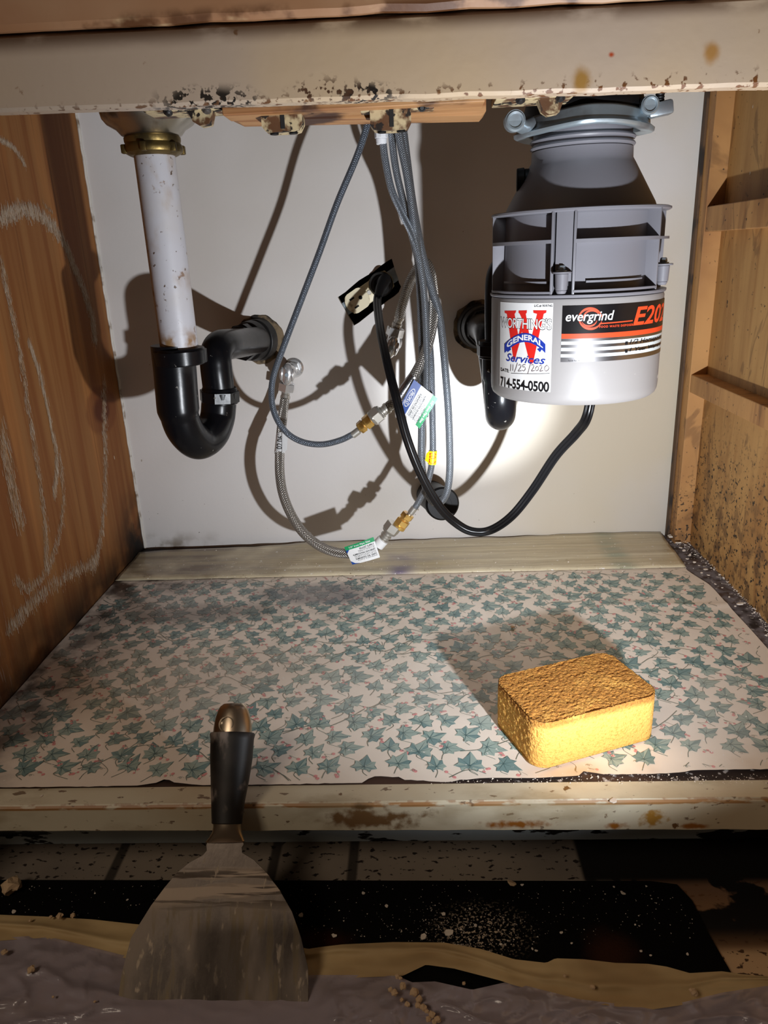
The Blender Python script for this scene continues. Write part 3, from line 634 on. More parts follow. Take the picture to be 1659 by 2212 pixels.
def rib_v(bm, a, z0, z1, r0, r1, th):
    rr = Matrix.Rotation(math.radians(a), 3, 'Z'); c = Vector((DX, DY, (z0+z1)/2)); 
    vs = box(bm, (-th/2, -r1, z0), (th/2, -r0, z1), .0004)
    for v in vs: q = rr @ Vector((v.co.x, v.co.y, 0)); v.co = Vector((DX+q.x, DY+q.y, v.co.z))
def ang(px, py, r=.0815):
    d = ray(px, py); o = CP-Vector((DX, DY, 0)); A = d.x**2+d.y**2; B = 2*(o.x*d.x+o.y*d.y); C = o.x**2+o.y**2-r*r
    disc = max(0, B*B-4*A*C); t = (-B-math.sqrt(disc))/(2*A); p = CP+d*t
    return math.degrees(math.atan2(p.x-DX, -(p.y-DY))), p.z
aL = ang(1193, 520)[0]; aM = ang(1203, 520)[0]; aR = ang(1243, 520)[0]; aE = ang(1425, 520)[0]
zmid = ang(1320, 517)[1]; zmidL = ang(1130, 525)[1]
# raised column between the bays
rib_h(bm, aL+2.2, aR-1.6, (zs+zr)/2+.0065, .066, .0805, zr-zs-.015)
for a in (aL, aR-.3, aE, aL-60, aE+45, aE+100, aE+150): rib_v(bm, a, zs+.001, zr, .066, .0815, .0022)
rib_h(bm, aR, aE, zmid, .066, .0815, .0030); rib_h(bm, aL-60, aL, zmidL, .066, .0815, .0030); rib_h(bm, aE, aE+150, zmid, .066, .0815, .0022)
rib_h(bm, aR+8, aE-8, zs+.013, .066, .0735, .0018); rib_h(bm, aL-50, aL-4, zs+.013, .066, .0735, .0018)
rib_h(bm, aL-60, aL, zs+.0045, .074, .0820, .002); rib_h(bm, aR, aE, zs+.0055, .074, .0820, .002)
obj('upper_housing', bm, 'grey', dp, 30)
# bolt boss
bx, bz = ang(1213, 600)
def bolt(a, z):
    c = Vector((DX+.081*math.sin(math.radians(a)), DY-.081*math.cos(math.radians(a)), z))
    bm = nb(); stack(bm, c-Vector((0, 0, .0125)), (0, 0, 1), [(.003, .0038, .0048, 20), (.014, .0052, .0058, 24), (.0015, .0085, .0085, 24)]); o = obj('bolt_boss', bm, 'grey', dp)
    bm = nb(); stack(bm, c+Vector((0, 0, .0062)), (0, 0, 1), [(.001, .0048, .0048, 20), (.004, .0034, .0028, 6)]); obj('bolt', bm, 'zinc', o)
bolt(bx, bz-.001); bolt(aE+10, bz+.0015)
# cone, neck, ribs
bm = nb(); lathe(bm, DC, [(.0700, zr-.003), (.0695, zr), (.0672, .4520), (.0480, .4860), (.0455, .4900), (.0452, .4985), (.0445, .4990), (.0430, .4990)], 96); obj('neck_cone', bm, 'grey', dp)
bm = nb(); lathe(bm, DC, [(.040, .4985), (.0435, .4990), (.0460, .5000), (.0470, .5014), (.0462, .5028), (.0440, .5036), (.0440, .5048), (.0462, .5056), (.0470, .5070), (.0462, .5084), (.0440, .5094), (.0435, .522), (.0435, .55), (.040, .55)], 80); obj('neck_ring', bm, 'grey', dp)
bm = nb(); lathe(bm, DC, [(.042, .5225), (.052, .523), (.054, .529), (.052, .536), (.049, .545), (.049, .64), (.040, .64)], 60); obj('rubber_mount', bm, 'rubber', dp)
# mounting ring (steel), lobed with ears
bm = nb()
def rf(a, h): return 1+.035*max(0, math.cos(3*(a-.35)))**6
prof = [(.0485, .5150), (.0500, .5120), (.0600, .5100), (.0618, .5112), (.0622, .5138), (.0600, .5155), (.0582, .5170), (.0575, .5245), (.0560, .5265), (.0530, .5268), (.0500, .5255)]
n = 120; rings = []
for (r, h) in prof:
    rings.append([bm.verts.new((DX+r*rf(2*math.pi*i/n, h)*math.cos(2*math.pi*i/n), DY+r*rf(2*math.pi*i/n, h)*math.sin(2*math.pi*i/n), h+.0016*math.sin(2*math.pi*i/n*3))) for i in range(n)])
for k in range(len(prof)):
    for j in range(n): bm.faces.new((rings[k][j], rings[k][(j+1) % n], rings[(k+1) % len(prof)][(j+1) % n], rings[(k+1) % len(prof)][j]))
mr = obj('mounting_ring', bm, 'zinc', dp, 50)
def ear(px, py, Y, inner, s=1.):
    c = P(px, py, Y=Y); v = (inner-c); v.z = 0
    bm = nb(); tube(bm, [c+Vector((0, .004, 0)), c+Vector((0, -.010*s, -.001))], .0085*s, 24); lathe(bm, c+Vector((0, -.010*s, -.001)), [(.0085*s, .0), (.0070*s, -.0015), (.0055*s, -.0012), (.0045*s, .003)], 24, 0, 'Y')
    box(bm, c+Vector((-.0025, -.006, -.007)), c+Vector((.0025, .006, .007)), .001)
    tube(bm, [c, c+v*.5+Vector((0, 0, -.003)), c+v], .0062*s, 12)
    obj('ring_ear', bm, 'zinc', mr)
ear(1110, 262, -.345, Vector((DX-.052, -.33, .520)))
ear(1398, 228, -.335, Vector((DX+.050, -.325, .522)), .9)
c = P(1432, 228, Y=-.33); bm = nb(); box(bm, c+Vector((-.013, -.006, -.0085)), c+Vector((.008, .006, .003)), .0022, rot=Matrix.Rotation(-.15, 3, 'Y')); obj('bolt_tab', bm, 'zinc', mr)
c = P(1426, 205, Y=-.33); bm = nb(); tube(bm, [c+Vector((0, 0, -.016))+Vector((0, 0, .0011*i)) for i in range(36)], .0040, 12, 0, [1 if i % 2 else .86 for i in range(36)]); obj('mount_screw', bm, 'rubber', mr)
# dishwasher inlet knob
c = P(1133, 388, Y=-.305); bm = nb(); stack(bm, c+Vector((.03, 0, 0)), (-1, .1, 0), [(.030, .0085, .0095, 24), (.007, .0105, .0100, 24)]); obj('inlet_plug', bm, 'rubber', dp)
# ---- labels on the canister
RL = .0812
def cyl(a, z, k=0): a = math.radians(a); r = RL+.0003+k*.00009; return Vector((DX+r*math.sin(a), DY-r*math.cos(a), z))
def LB(cx, cy): return ang(1040+cx/4.1475, 620+cy/4.1475, RL)
def rect_art(bm, A, B, z0, z1, mi, k, cuts=12): add_flat(bm, [(0, 0), (1, 0), (1, 1), (0, 1)], [(0, 1, 2, 3)], lambda u, v: cyl(A+(B-A)*u, z0+(z1-z0)*v, k), mi, cuts)
def txt(bm, body, x0, y0, x1, y1, mi, k=2, bold=0, shear=0, sp=1., a1=None, cuts=24, slope=0):
    a0, zt = LB(x0, y0); aa, _ = LB(x1, y0); _, zb_ = LB(x0, y1); aa = a1 if a1 is not None else aa
    V, F = text2d(body, bold, shear, sp); add_flat(bm, V, F, lambda u, v: cyl(a0+(aa-a0)*u, zb_+(zt-zb_)*v+slope*u, k), mi, cuts)
def poly(bm, pts, mi, k=1, cuts=6):
    q = [LB(*p) for p in pts]; add_flat(bm, q, [tuple(range(len(q)))], lambda a, z: cyl(a, z, k), mi, cuts)
bm = nb(); LM = ['white', 'red', 'navy', 'ink', 'pen']
aL0, zT = LB(172, 132); aL1 = LB(645, 132)[0]; zB = LB(172, 885)[1]
rect_art(bm, aL0, aL1, zB, zT, 0, 0, 20)
# red W with slab serifs
poly(bm, [(210, 212), (315, 210), (308, 232), (300, 240), (345, 500), (300, 660), (290, 655), (240, 300), (230, 240), (212, 232)], 1)
poly(bm, [(378, 245), (398, 250), (440, 690), (425, 640), (365, 400), (310, 630), (300, 660), (296, 600)], 1)
poly(bm, [(335, 210), (410, 208), (408, 232), (400, 240), (440, 480), (455, 690), (440, 690), (372, 300), (345, 240), (335, 232)], 1, 1)
poly(bm, [(465, 208), (585, 208), (582, 230), (560, 240), (465, 680), (440, 690), (425, 560), (500, 240), (468, 232)], 1, 1.2)
txt(bm, "WORTHING'S", 178, 262, 636, 362, 3, 2, .034, 0, .9)
txt(bm, "WORTHING'S", 181, 266, 633, 357, 0, 3, .006, 0, .92)
arc = []
for i in range(13):
    t = i/12; x = 212+(575-212)*t; arc.append((x, 512-100*math.sin(math.pi*t)**.9))
low = [(x, y+80) for x, y in arc]
for i in range(12): poly(bm, [arc[i], arc[i+1], low[i+1], low[i]], 2, 3.6, 2)
poly(bm, [(214, 520), (238, 584), (270, 560), (262, 535)], 2, 3.5, 1); poly(bm, [(575, 515), (526, 584), (500, 556), (540, 540)], 2, 3.5, 1)
V, F = text2d('GENERAL', .03)
def garc(u, v):
    x = 232+(552-232)*u; y = 518-93*math.sin(math.pi*(x-212)/363)**.9+52*(1-v); a, z = LB(x, y); return cyl(a, z, 4.6)
add_flat(bm, V, F, garc, 0, 14)
txt(bm, 'Services', 228, 592, 578, 662, 2, 4, .010, .35, 1.0)
txt(bm, 'LIC.# 909745', 476, 158, 638, 180, 3, 2, .01)
txt(bm, 'DATE:', 178, 722, 252, 752, 3, 2, .02)
poly(bm, [(268, 770), (612, 772), (612, 776), (268, 774)], 3, 2, 6)
def pen(bm, chars):
    for st_ in chars:
        pts = spline([Vector((x, y, 0)) for x, y in st_], 5)
        for i in range(len(pts)-1):
            a, b = pts[i], pts[i+1]; d = (b-a).normalized() if (b-a).length > 0 else Vector((1, 0, 0)); nx, ny = -d.y*1.9, d.x*1.9
            poly(bm, [(a.x-nx, a.y-ny), (a.x+nx, a.y+ny), (b.x+nx, b.y+ny), (b.x-nx, b.y-ny)], 4, 4.8, 1)
pen(bm, [[(270, 692), (268, 725), (266, 755)], [(290, 695), (288, 725), (286, 752)], [(328, 680), (315, 725), (300, 765)], [(338, 705), (350, 695), (360, 708), (345, 738), (334, 755), (365, 750)],
         [(400, 695), (378, 698), (376, 718), (392, 716), (398, 735), (385, 752), (368, 746)], [(448, 672), (432, 730), (418, 780)], [(452, 702), (468, 695), (474, 712), (458, 742), (452, 754), (482, 748)],
         [(500, 712), (488, 730), (495, 750), (512, 742), (514, 718), (500, 712)], [(524, 712), (536, 700), (546, 714), (534, 740), (526, 755), (556, 748)], [(590, 700), (570, 720), (572, 748), (592, 750), (608, 725), (590, 700)]])
txt(bm, '714-554-0500', 176, 798, 612, 888, 3, 2, .028, 0, .95)
obj('service_sticker', bm, LM, dp, 80, recalc=False)
bm = nb(); LM = ['foil', 'lblack', 'orange', 'white', 'paleblue', 'ink']
b0, zt2 = LB(728, 168); b1 = LB(1560, 130)[0]+24; zb2 = LB(720, 672)[1]
zo = LB(720, 420)[1]; rect_art(bm, b0, b1, zb2, zt2, 0, 0, 24); rect_art(bm, b0, b1, zo, zt2, 1, 1, 24)
rect_art(bm, b0, b1, zo-.0042, zo, 2, 1, 24)
hgt = (zo-.0042-zb2)
for k in range(3): rect_art(bm, b0, b1, zo-.0042-hgt*(.26+.27*k), zo-.0042-hgt*(.12+.27*k), 4, 1, 24)
txt(bm, 'evergrind', 758, 222, 1188, 335, 3, 3, .010, .2, .98)
txt(bm, 'FOOD WASTE DISPOSER', 1056, 346, 1354, 366, 2, 2, .02, 0, 1.25)
txt(bm, 'E202', 1366, 178, 1560, 346, 2, 2, .022, .22, 1.0, a1=b1-5)
def swirl(rx, ry, w_, t0, t1, cx=975, cy=285):
    n = 26
    for i in range(n):
        q = [t0+(t1-t0)*(i+e)/n for e in (0, 1)]; ww = [w_*math.sin(math.pi*min(1, max(0, (i+e)/n)))+2 for e in (0, 1)]
        poly(bm, [(cx+rx*math.cos(q[0]), cy-ry*math.sin(q[0])), (cx+rx*math.cos(q[1]), cy-ry*math.sin(q[1])), (cx+(rx-ww[1])*math.cos(q[1]), cy-(ry-ww[1])*math.sin(q[1])), (cx+(rx-ww[0])*math.cos(q[0]), cy-(ry-ww[0])*math.sin(q[0]))], 2, 2, 1)
swirl(108, 104, 20, -.1, 3.3); swirl(104, 100, 20, 2.9, 6.1); swirl(74, 72, 14, .3, 3.4, 985, 275); swirl(70, 66, 14, 3.4, 6.2, 965, 292)
poly(bm, [(1060, 322), (1352, 296), (1350, 306), (1050, 334)], 2, 2, 6)
txt(bm, '1/2 Horsepower', 1328, 470, 1530, 522, 5, 2, .02, .2, 1., a1=b1-6); txt(bm, '1 Year Warranty', 1326, 545, 1525, 588, 5, 2, .02, .2, 1., a1=b1-6)
poly(bm, [(1286, 488), (1310, 486), (1308, 516), (1286, 518)], 5, 2, 1); poly(bm, [(1284, 560), (1308, 558), (1306, 588), (1284, 590)], 5, 2, 1)
txt(bm, '76508 Rev. A', 776, 652, 880, 668, 5, 2)
obj('model_label', bm, LM, dp, 80, recalc=False)
# =================================================================== RIGHT TRAP
YF = -.215
rt = thing('p_trap', (P(1080, 935, Y=YF).x, -.17, P(1080, 930, Y=YF).z), 'black plastic P-trap half hidden behind the grey disposer', 'drain trap')
pa = [P(1120, 585, Y=YF), P(1096, 580, Y=YF), P(1082, 595, Y=YF), P(1078, 640, Y=YF), P(1078, 740, Y=YF)]
bm = nb(); tube(bm, spline(pa, 10), .0155, 32); obj('discharge_tube', bm, 'abs', rt)
pa = [P(1079, 740, Y=YF), P(1080, 830, Y=YF), P(1081, 870, Y=YF+.001), P(1081, 892, Y=YF+.014), P(1080, 895, Y=YF+.038), P(1077, 872, Y=YF+.062), P(1072, 820, Y=-.145), P(1064, 760, Y=-.145), P(1058, 728, Y=-.135), P(1048, 712, Y=-.10), P(1036, 706, Y=-.03)]
bm = nb(); q = spline(pa, 10); tube(bm, q, .0178, 40, 0, [1.1 if i < 9 else 1. for i in range(len(q))]); obj('trap_bend', bm, 'abs', rt)
bm = nb(); c = P(1078, 772, Y=YF); ribnut(bm, c, (0, 0, 1), .0225, .019, 10); obj('slip_nut', bm, 'abs', rt)
wallfit(rt, P(1034, 705, Y=0), .05, .0265, (.15, 0, .03))

# =================================================================== OUTLET
ox = (P(843, 562, Y=0)-P(730, 641, Y=0)); th = math.atan2(ox.z, ox.x); RO = Matrix.Rotation(-th, 3, 'Y')
oc = P(797, 632, Y=0)
ot = thing('electrical_outlet', (oc.x, .02, oc.z-.03), 'ivory duplex outlet tilted in a ragged black hole in the back wall', 'outlet')
def ob(bm, a, b, bev=0, mi=0, c=None):
    c = c or oc; a, b = Vector(a), Vector(b); vs = box(bm, a, b, bev, mi)
    for v in vs: v.co = RO @ v.co + Vector((c.x, 0, c.z))
bm = nb(); ob(bm, (-.062, .055, -.04), (.062, .057, .04)); ob(bm, (-.062, .011, -.042), (.062, .057, -.040)); ob(bm, (-.062, .011, .040), (.062, .057, .042)); ob(bm, (-.064, .011, -.04), (-.062, .057, .04)); ob(bm, (.062, .011, -.04), (.064, .057, .04)); obj('outlet_box', bm, 'dark', ot, 0)
bm = nb(); ob(bm, (-.034, .006, -.013), (.034, .014, .013), .002)
bm2 = bm
for k in (-1, 1):
    n = 28; pts = []
    for i in range(n):
        a = 2*math.pi*i/n; u, v = .0172*math.cos(a), .0172*math.sin(a); u = max(-.0150, min(.0150, u)) if False else u; v = max(-.0145, min(.0145, v)); pts.append(RO @ Vector((k*.0195+v*1.0 if False else k*.0195+u, .0015, v))+Vector((oc.x, 0, oc.z)))
    prism(bm, pts, Vector((0, .008, 0)))
obj('outlet_face', bm, 'ivory', ot, 30)
bm = nb()
for (u, v, a_, b_) in [(-.0255+.001, .006, .0040, .0012), (-.0255+.001, -.0065, .0036, .0012)]:
    ob(bm, (u-a_*.9, .0008, v-b_), (u+a_*.9, .0014, v+b_))
n = 14; prism(bm, [RO @ Vector((-.0135+.0026*math.cos(2*math.pi*i/n), .0008, .001+.0028*math.sin(2*math.pi*i/n)))+Vector((oc.x, 0, oc.z)) for i in range(n)], Vector((0, .0008, 0)))
obj('outlet_slots', bm, 'dark', ot, 0)
bm = nb(); cc = RO @ Vector((0, .0055, 0))+Vector((oc.x, 0, oc.z)); stack(bm, cc, (0, -1, 0), [(.0015, .0034, .0030, 18)]); obj('screw', bm, 'nickel', ot)
for a_, b_ in ((-.056, -.034), (.034, .056)):
    bm = nb(); ob(bm, (a_, .007, -.009), (b_, .0085, .009), .0006); obj('mounting_ear', bm, 'zinc', ot)

# =================================================================== HOSES
def pth(l, n=8): return spline([P(*q[:2], Y=q[2]) for q in l], n)
def K(cx, cy, Y): return (540+cx*.33755, 500+cy*.33755, Y)
def ferrule(bm, p, d, l, r, n=5):
    stack(bm, p, d, [(l/n, r*(1 if i % 2 else .86), r*(1 if i % 2 else .86), 24) for i in range(n)])
# sink-side line with blue-grey braid, left loop, ends in upper brass coupling
h1 = thing('supply_hose', P(690, 700, Y=-.15), 'blue-grey braided hose looping down left, ending at the upper brass coupling', 'hose')
F1a, F1b = P(*K(740, 1240, -.165)), P(*K(880, 1125, -.165)); d1 = (F1b-F1a).normalized()
bm = nb(); tube(bm, pth([(797, 225, -.15), (795, 262, -.15), (772, 335, -.15), (728, 440, -.15), (690, 545, -.145), (650, 650, -.148), (614, 745, -.152), (590, 815, -.156), (587, 865, -.158), (598, 905, -.16), (622, 937, -.163), (655, 955, -.165), (695, 960, -.165), (735, 951, -.165), (766, 936, -.165)]), .0038, 20); obj('hose_sleeve', bm, 'hose_blue', h1)
p = P(*K(655, 1305, -.165)); bm = nb(); stack(bm, p, P(*K(720, 1255, -.165))-p, [(.011, .0046, .0046, 24), (.008, .0034, .0034, 20)]); obj('ferrule', bm, 'nickel', h1)
p = P(*K(700, 1262, -.165)); bm = nb(); stack(bm, p, d1, [(.0075, .0078, .0082, 6), (.002, .0062, .0062, 24), (.0085, .0088, .0088, 6), (.004, .0082, .0082, 24)], phase=.3); obj('brass_coupling', bm, 'brass', h1)
# steel hose from hidden valve to coupling
h2 = thing('supply_hose', P(910, 700, Y=-.1), 'steel braided hose arching from the valve under the outlet to upper coupling', 'hose')
bm = nb(); tube(bm, pth([K(955, 545, -.055), K(975, 470, -.06), K(1000, 390, -.066), K(1030, 310, -.075), K(1075, 235, -.09), K(1122, 200, -.105), K(1155, 260, -.12), K(1172, 370, -.13), K(1176, 480, -.14), K(1168, 590, -.15), K(1140, 720, -.158), K(1100, 830, -.162), K(1045, 930, -.165), K(985, 1020, -.165), K(930, 1085, -.165), K(885, 1122, -.165)]), .0062, 24); obj('hose_sleeve', bm, 'hose_steel', h2)
p = P(*K(900, 1112, -.165)); bm = nb(); ferrule(bm, p, -d1, .020, .0072); obj('ferrule', bm, 'nickel', h2)
p = P(*K(842, 1150, -.165)); bm = nb(); stack(bm, p, -d1, [(.002, .008, .0092, 24), (.0105, .0108, .0108, 6), (.003, .0100, .0095, 24)], phase=.1); obj('hex_nut', bm, 'nickel', h2)
p = P(*K(968, 520, -.055)); bm = nb(); ferrule(bm, p, P(*K(935, 610, -.05))-p, .024, .0066); obj('ferrule', bm, 'nickel', h2)
# left steel hose: valve - down - big loop - lower coupling
h3 = thing('supply_hose', P(610, 1000, Y=-.1), 'steel braided hose hanging from left valve in wide loop to lower coupling', 'hose')
F2a, F2b = P(*K(860, 2000, -.165)), P(*K(1010, 1800, -.165)); d2 = (F2b-F2a).normalized()
bm = nb(); tube(bm, pth([K(222, 1080, -.05), K(212, 1160, -.06), K(198, 1300, -.085), K(190, 1430, -.105), K(192, 1560, -.12), K(212, 1680, -.13), K(258, 1800, -.14), K(330, 1915, -.148), K(425, 2000, -.155), K(520, 2045, -.16), K(620, 2062, -.165), K(720, 2055, -.165), K(800, 2020, -.165), K(850, 1975, -.165)]), .0064, 24); obj('hose_sleeve', bm, 'hose_steel', h3)
p = P(*K(222, 1095, -.05)); bm = nb(); ferrule(bm, p, P(*K(228, 1035, -.045))-p, .024, .0068); obj('ferrule', bm, 'nickel', h3)
p = P(*K(838, 1990, -.165)); bm = nb(); ferrule(bm, p, d2, .017, .0074); obj('ferrule', bm, 'nickel', h3)
p = P(*K(888, 1925, -.165)); bm = nb(); stack(bm, p, d2, [(.003, .0095, .0102, 24), (.011, .0110, .0110, 6)], phase=.4); obj('hex_nut', bm, 'nickel', h3)
# grey hose to lower coupling (yellow label)
h4 = thing('supply_hose', P(925, 900, Y=-.15), 'thin grey braided hose with a yellow label, ending at lower brass coupling', 'hose')
bm = nb(); tube(bm, pth([(843, 225, -.15), (846, 290, -.15), (856, 370, -.15), (880, 470, -.145), (902, 560, -.14), (918, 650, -.14), (928, 740, -.142), K(1160, 850, -.145), K(1164, 1000, -.15), K(1168, 1200, -.155), K(1170, 1400, -.16), K(1158, 1520, -.16), K(1125, 1640, -.162), K(1085, 1720, -.165), K(1055, 1770, -.165)]), .0040, 20); obj('hose_sleeve', bm, 'hose_grey', h4)
p = P(*K(1055, 1765, -.165)); bm = nb(); stack(bm, p, -d2, [(.010, .0044, .0044, 24), (.009, .0032, .0032, 20)]); obj('ferrule', bm, 'nickel', h4)
p = P(*K(1015, 1808, -.165)); bm = nb(); stack(bm, p, -d2, [(.007, .0085, .0085, 6), (.003, .0062, .0062, 24), (.0080, .0092, .0092, 6), (.005, .0086, .0086, 24)], phase=.5); obj('brass_coupling', bm, 'brass', h4)
# sprayer loop
h5 = thing('sprayer_hose', P(960, 900, Y=-.12), 'long grey braided hose doubled in a narrow loop before the pipe stub', 'hose')
bm = nb(); tube(bm, pth([(858, 225, -.16), (862, 290, -.16), (880, 380, -.16), (893, 470, -.158), (903, 560, -.155), (908, 640, -.152), (912, 760, -.15), K(1108, 900, -.15), K(1102, 1100, -.15), K(1098, 1300, -.15), K(1098, 1450, -.15), K(1110, 1570, -.15), K(1135, 1670, -.15), K(1175, 1735, -.15), K(1225, 1728, -.15), K(1262, 1660, -.15), K(1278, 1540, -.15), K(1278, 1380, -.15), K(1270, 1150, -.15), K(1255, 950, -.15), K(1235, 720, -.148), K(1210, 520, -.145), (938, 640, -.145), (915, 560, -.14), (893, 450, -.14), (878, 340, -.145), (864, 225, -.15)]), .0046, 20); obj('hose_sleeve', bm, 'hose_grey', h5)
h6 = thing('supply_hose', P(840, 330, Y=-.15), 'short grey braided hose under the white connector, left in the bunch', 'hose')
bm = nb(); tube(bm, pth([(826, 295, -.15), (832, 345, -.15), (846, 410, -.15), (868, 460, -.155), (895, 520, -.165), (912, 600, -.168), (920, 700, -.165), (922, 820, -.165), (918, 900, -.165)]), .0040, 20); obj('hose_sleeve', bm, 'hose_grey', h6)
bm = nb(); p = P(824, 312, Y=-.15); stack(bm, p, (0, 0, 1), [(.006, .0058, .0062, 20), (.009, .0072, .0072, 8), (.012, .0095, .0095, 24)]); obj('connector', bm, 'wax', h6)
# tags
def tagart(parent, A, B, C, D, Y, variant, name='paper_tag'):
    q = [P(*K(*c, Y)) for c in (A, B, C, D)]; f0 = bil(*q); nrm = (q[1]-q[0]).cross(q[3]-q[0]).normalized()
    if nrm.y > 0: nrm = -nrm
    f = lambda u, v, k=0: f0(u, v)+nrm*(.0002*k+.0016*math.sin(math.pi*u)*(.6 if variant else 1))
    bm = nb(); sq = [(0, 0), (1, 0), (1, 1), (0, 1)]
    def rc(u0, v0, u1, v1, mi, k, cuts=8): add_flat(bm, [(u0, v0), (u1, v0), (u1, v1), (u0, v1)], [(0, 1, 2, 3)], lambda u, v: f(u, v, k), mi, cuts)
    def tx(s, u0, v0, u1, v1, mi, k=2, bold=.01, shear=0):
        V, F = text2d(s, bold, shear); add_flat(bm, V, F, lambda u, v: f(u0+(u1-u0)*u, v0+(v1-v0)*v, k), mi, 6)
    rc(0, 0, 1, 1, 0, 0); rc(0, .80, 1, 1, 1, 1); tx('1/2" Iron Pipe Size', .14, .84, .86, .95, 0, 3, .02)
    rows = [('FAUCET SUPPLY', .45, .95, .66, .75, .02), ('Stainless Steel Reinforced 1/2"', .38, .95, .60, .64, 0), ('1/2 IPS x 1/2 IPS x 20"', .40, .95, .55, .585, 0), ('ALIMENTATION DE ROBINET', .16, .95, .43, .51, .02), ('Connecteur en acier tresse', .2, .95, .37, .41, 0), ('1/2 IPS x 1/2 IPS x 50 cm', .2, .95, .31, .35, 0), ('SUMINISTRO DEL GRIFO', .2, .95, .20, .28, .02), ('Acero inoxidable', .25, .95, .14, .18, 0)]
    if variant:
        rows = [(s, u0, u1, .26+v0*.76, .26+v1*.76-.005, b) for s, u0, u1, v0, v1, b in rows]
        rc(0, 0, 1, .30, 2, 1); tx('PROFLO', .30, .10, .72, .22, 0, 3, .02, .2)
        n = 30
        for i in range(n):
            a0, a1 = 2*math.pi*i/n, 2*math.pi*(i+1)/n
            pts = [(.51+.30*math.cos(a0), .16+.115*math.sin(a0)), (.51+.30*math.cos(a1), .16+.115*math.sin(a1)), (.51+.275*math.cos(a1), .16+.10*math.sin(a1)), (.51+.275*math.cos(a0), .16+.10*math.sin(a0))]
            add_flat(bm, pts, [(0, 1, 2, 3)], lambda u, v: f(u, v, 2), 0, 1)
        tx('PFX146324', .66, .02, .97, .08, 0, 3)
    else:
        add_flat(bm, [(0, .8), (0, .62), (.12, .80)], [(0, 1, 2)], lambda u, v: f(u, v, 1), 2, 1); add_flat(bm, [(0, 0), (.30, 0), (.12, .05), (.03, .16), (0, .2)], [(0, 1, 2, 3, 4)], lambda u, v: f(u, v, 1), 2, 1)
    for (s, u0, u1, v0, v1, b) in rows: tx(s, u0, v0, u1, v1, 3, 2, b)
    bm.normal_update()
    # thin card back
    add_flat(bm, sq, [(0, 1, 2, 3)], lambda u, v: f(u, v, -1), 0, 8)
    tag(obj(name, bm, ['white', 'green', 'blue', 'ink'], parent, 0, recalc=False), 'green and white printed tag')
tagart(h2, (1202, 1070), (1085, 1262), (952, 1132), (1050, 948), -.176, True)
tagart(h3, (603, 2020), (790, 1955), (832, 2085), (655, 2132), -.176, False)
def wrap(parent, a, b, r, mat, name, lines=()):
    bm = nb(); pa, pb = P(*a), P(*b); tube(bm, [pa.lerp(pb, i/6) for i in range(7)], r, 20); o = obj(name, bm, mat, parent); return o, pa, pb
def onwrap(o, pa, pb, r, s, mi, w_=.8, v0=.1, v1=.9):
    """text running along a sleeve, laid on the side facing the room"""
    bm = nb(); d = (pb-pa); n = Vector((0, -1, 0)); n = (n-d.normalized()*n.dot(d.normalized())).normalized(); t = -d.normalized().cross(n)
    V, F = text2d(s, .01)
    def f(u, v): x = (v-.5)*w_*1.2; return pa+d*(v0+(v1-v0)*u)+n*((r+.0003)*math.cos(x))+t*((r+.0003)*math.sin(x))
    add_flat(bm, V, F, f, 0, 4); obj('print', bm, mi, o, 0, recalc=False)
o, pa, pb = wrap(h3, K(203, 1300, -.086), K(190, 1420, -.104), .0072, 'white', 'paper_sleeve'); onwrap(o, pb, pa, .0072, '02.061', 'ink', .9)
bm = nb(); c = [P(*K(*q)) for q in ((205, 1290, -.094), (244, 1300, -.092), (236, 1400, -.108), (205, 1420, -.112))]; prism(bm, c, Vector((0, .0004, 0))); tag(obj('loose_sleeve_flap', bm, 'white', h3, 0))
o, pa, pb = wrap(h4, K(1171, 1402, -.16), K(1165, 1488, -.16), .0052, 'yellow', 'yellow_label'); onwrap(o, pa, pb, .0052, 'COLD', 'red', 1.4)
bm = nb(); c = [P(*K(*q)) for q in ((1152, 1402, -.163), (1130, 1420, -.160), (1120, 1465, -.160), (1150, 1488, -.163))]; prism(bm, c, Vector((0, .0004, 0))); obj('label_flap', bm, 'yellow', h4, 0)
o, pa, pb = wrap(h2, K(1052, 925, -.1655), K(955, 1058, -.1655), .0069, 'foil', 'foil_sleeve'); onwrap(o, pb, pa, .0069, 'ASME A112.18.6 / CSA B125.6', 'ink', .5, .05, .95)
o, pa, pb = wrap(h3, K(818, 2010, -.167), K(852, 1972, -.167), .0078, 'white', 'paper_sleeve')
# valves
def valve(cx, cy, Y, nutdir, label, hand, k=1.):
    c = P(*K(cx, cy, Y)); v = thing('shutoff_valve', c, label, 'valve', None)
    bm = nb(); tube(bm, [Vector((c.x, -.0005, c.z)), Vector((c.x, -.015, c.z)), c+Vector((0, .006, 0))], .0062, 20); stack(bm, Vector((c.x, -.0005, c.z)), (0, -1, 0), [(.003, .014, .012, 30), (.010, .0095, .0095, 6)]); ball(bm, c+Vector((0, .004, 0)), .0105); obj('valve_body', bm, 'chrome', v)
    nd = Vector(nutdir).normalized(); bm = nb(); stack(bm, c+nd*.007, nd, [(.007, .0078, .0078, 24), (.0115, .0118, .0118, 6)], phase=.2); obj('hex_nut', bm, 'chrome', v)
    bm = nb(); rot = Matrix.Rotation(hand, 3, 'Y'); ball(bm, c+Vector((0, -.012, 0)), .0135, .62, .45, 1.15, rot=rot)
    for s in (-1, 1):
        q = rot @ Vector((s*.0075, -.014, 0)); ball(bm, c+q, .0045, .6, .8, 2.0, rot=rot)
    h = obj('handle', bm, 'chrome', v); bm = nb(); stack(bm, c+Vector((0, -.0172, 0)), (0, -1, 0), [(.0016, .0030, .0026, 16)]); obj('screw', bm, 'zinc', h)
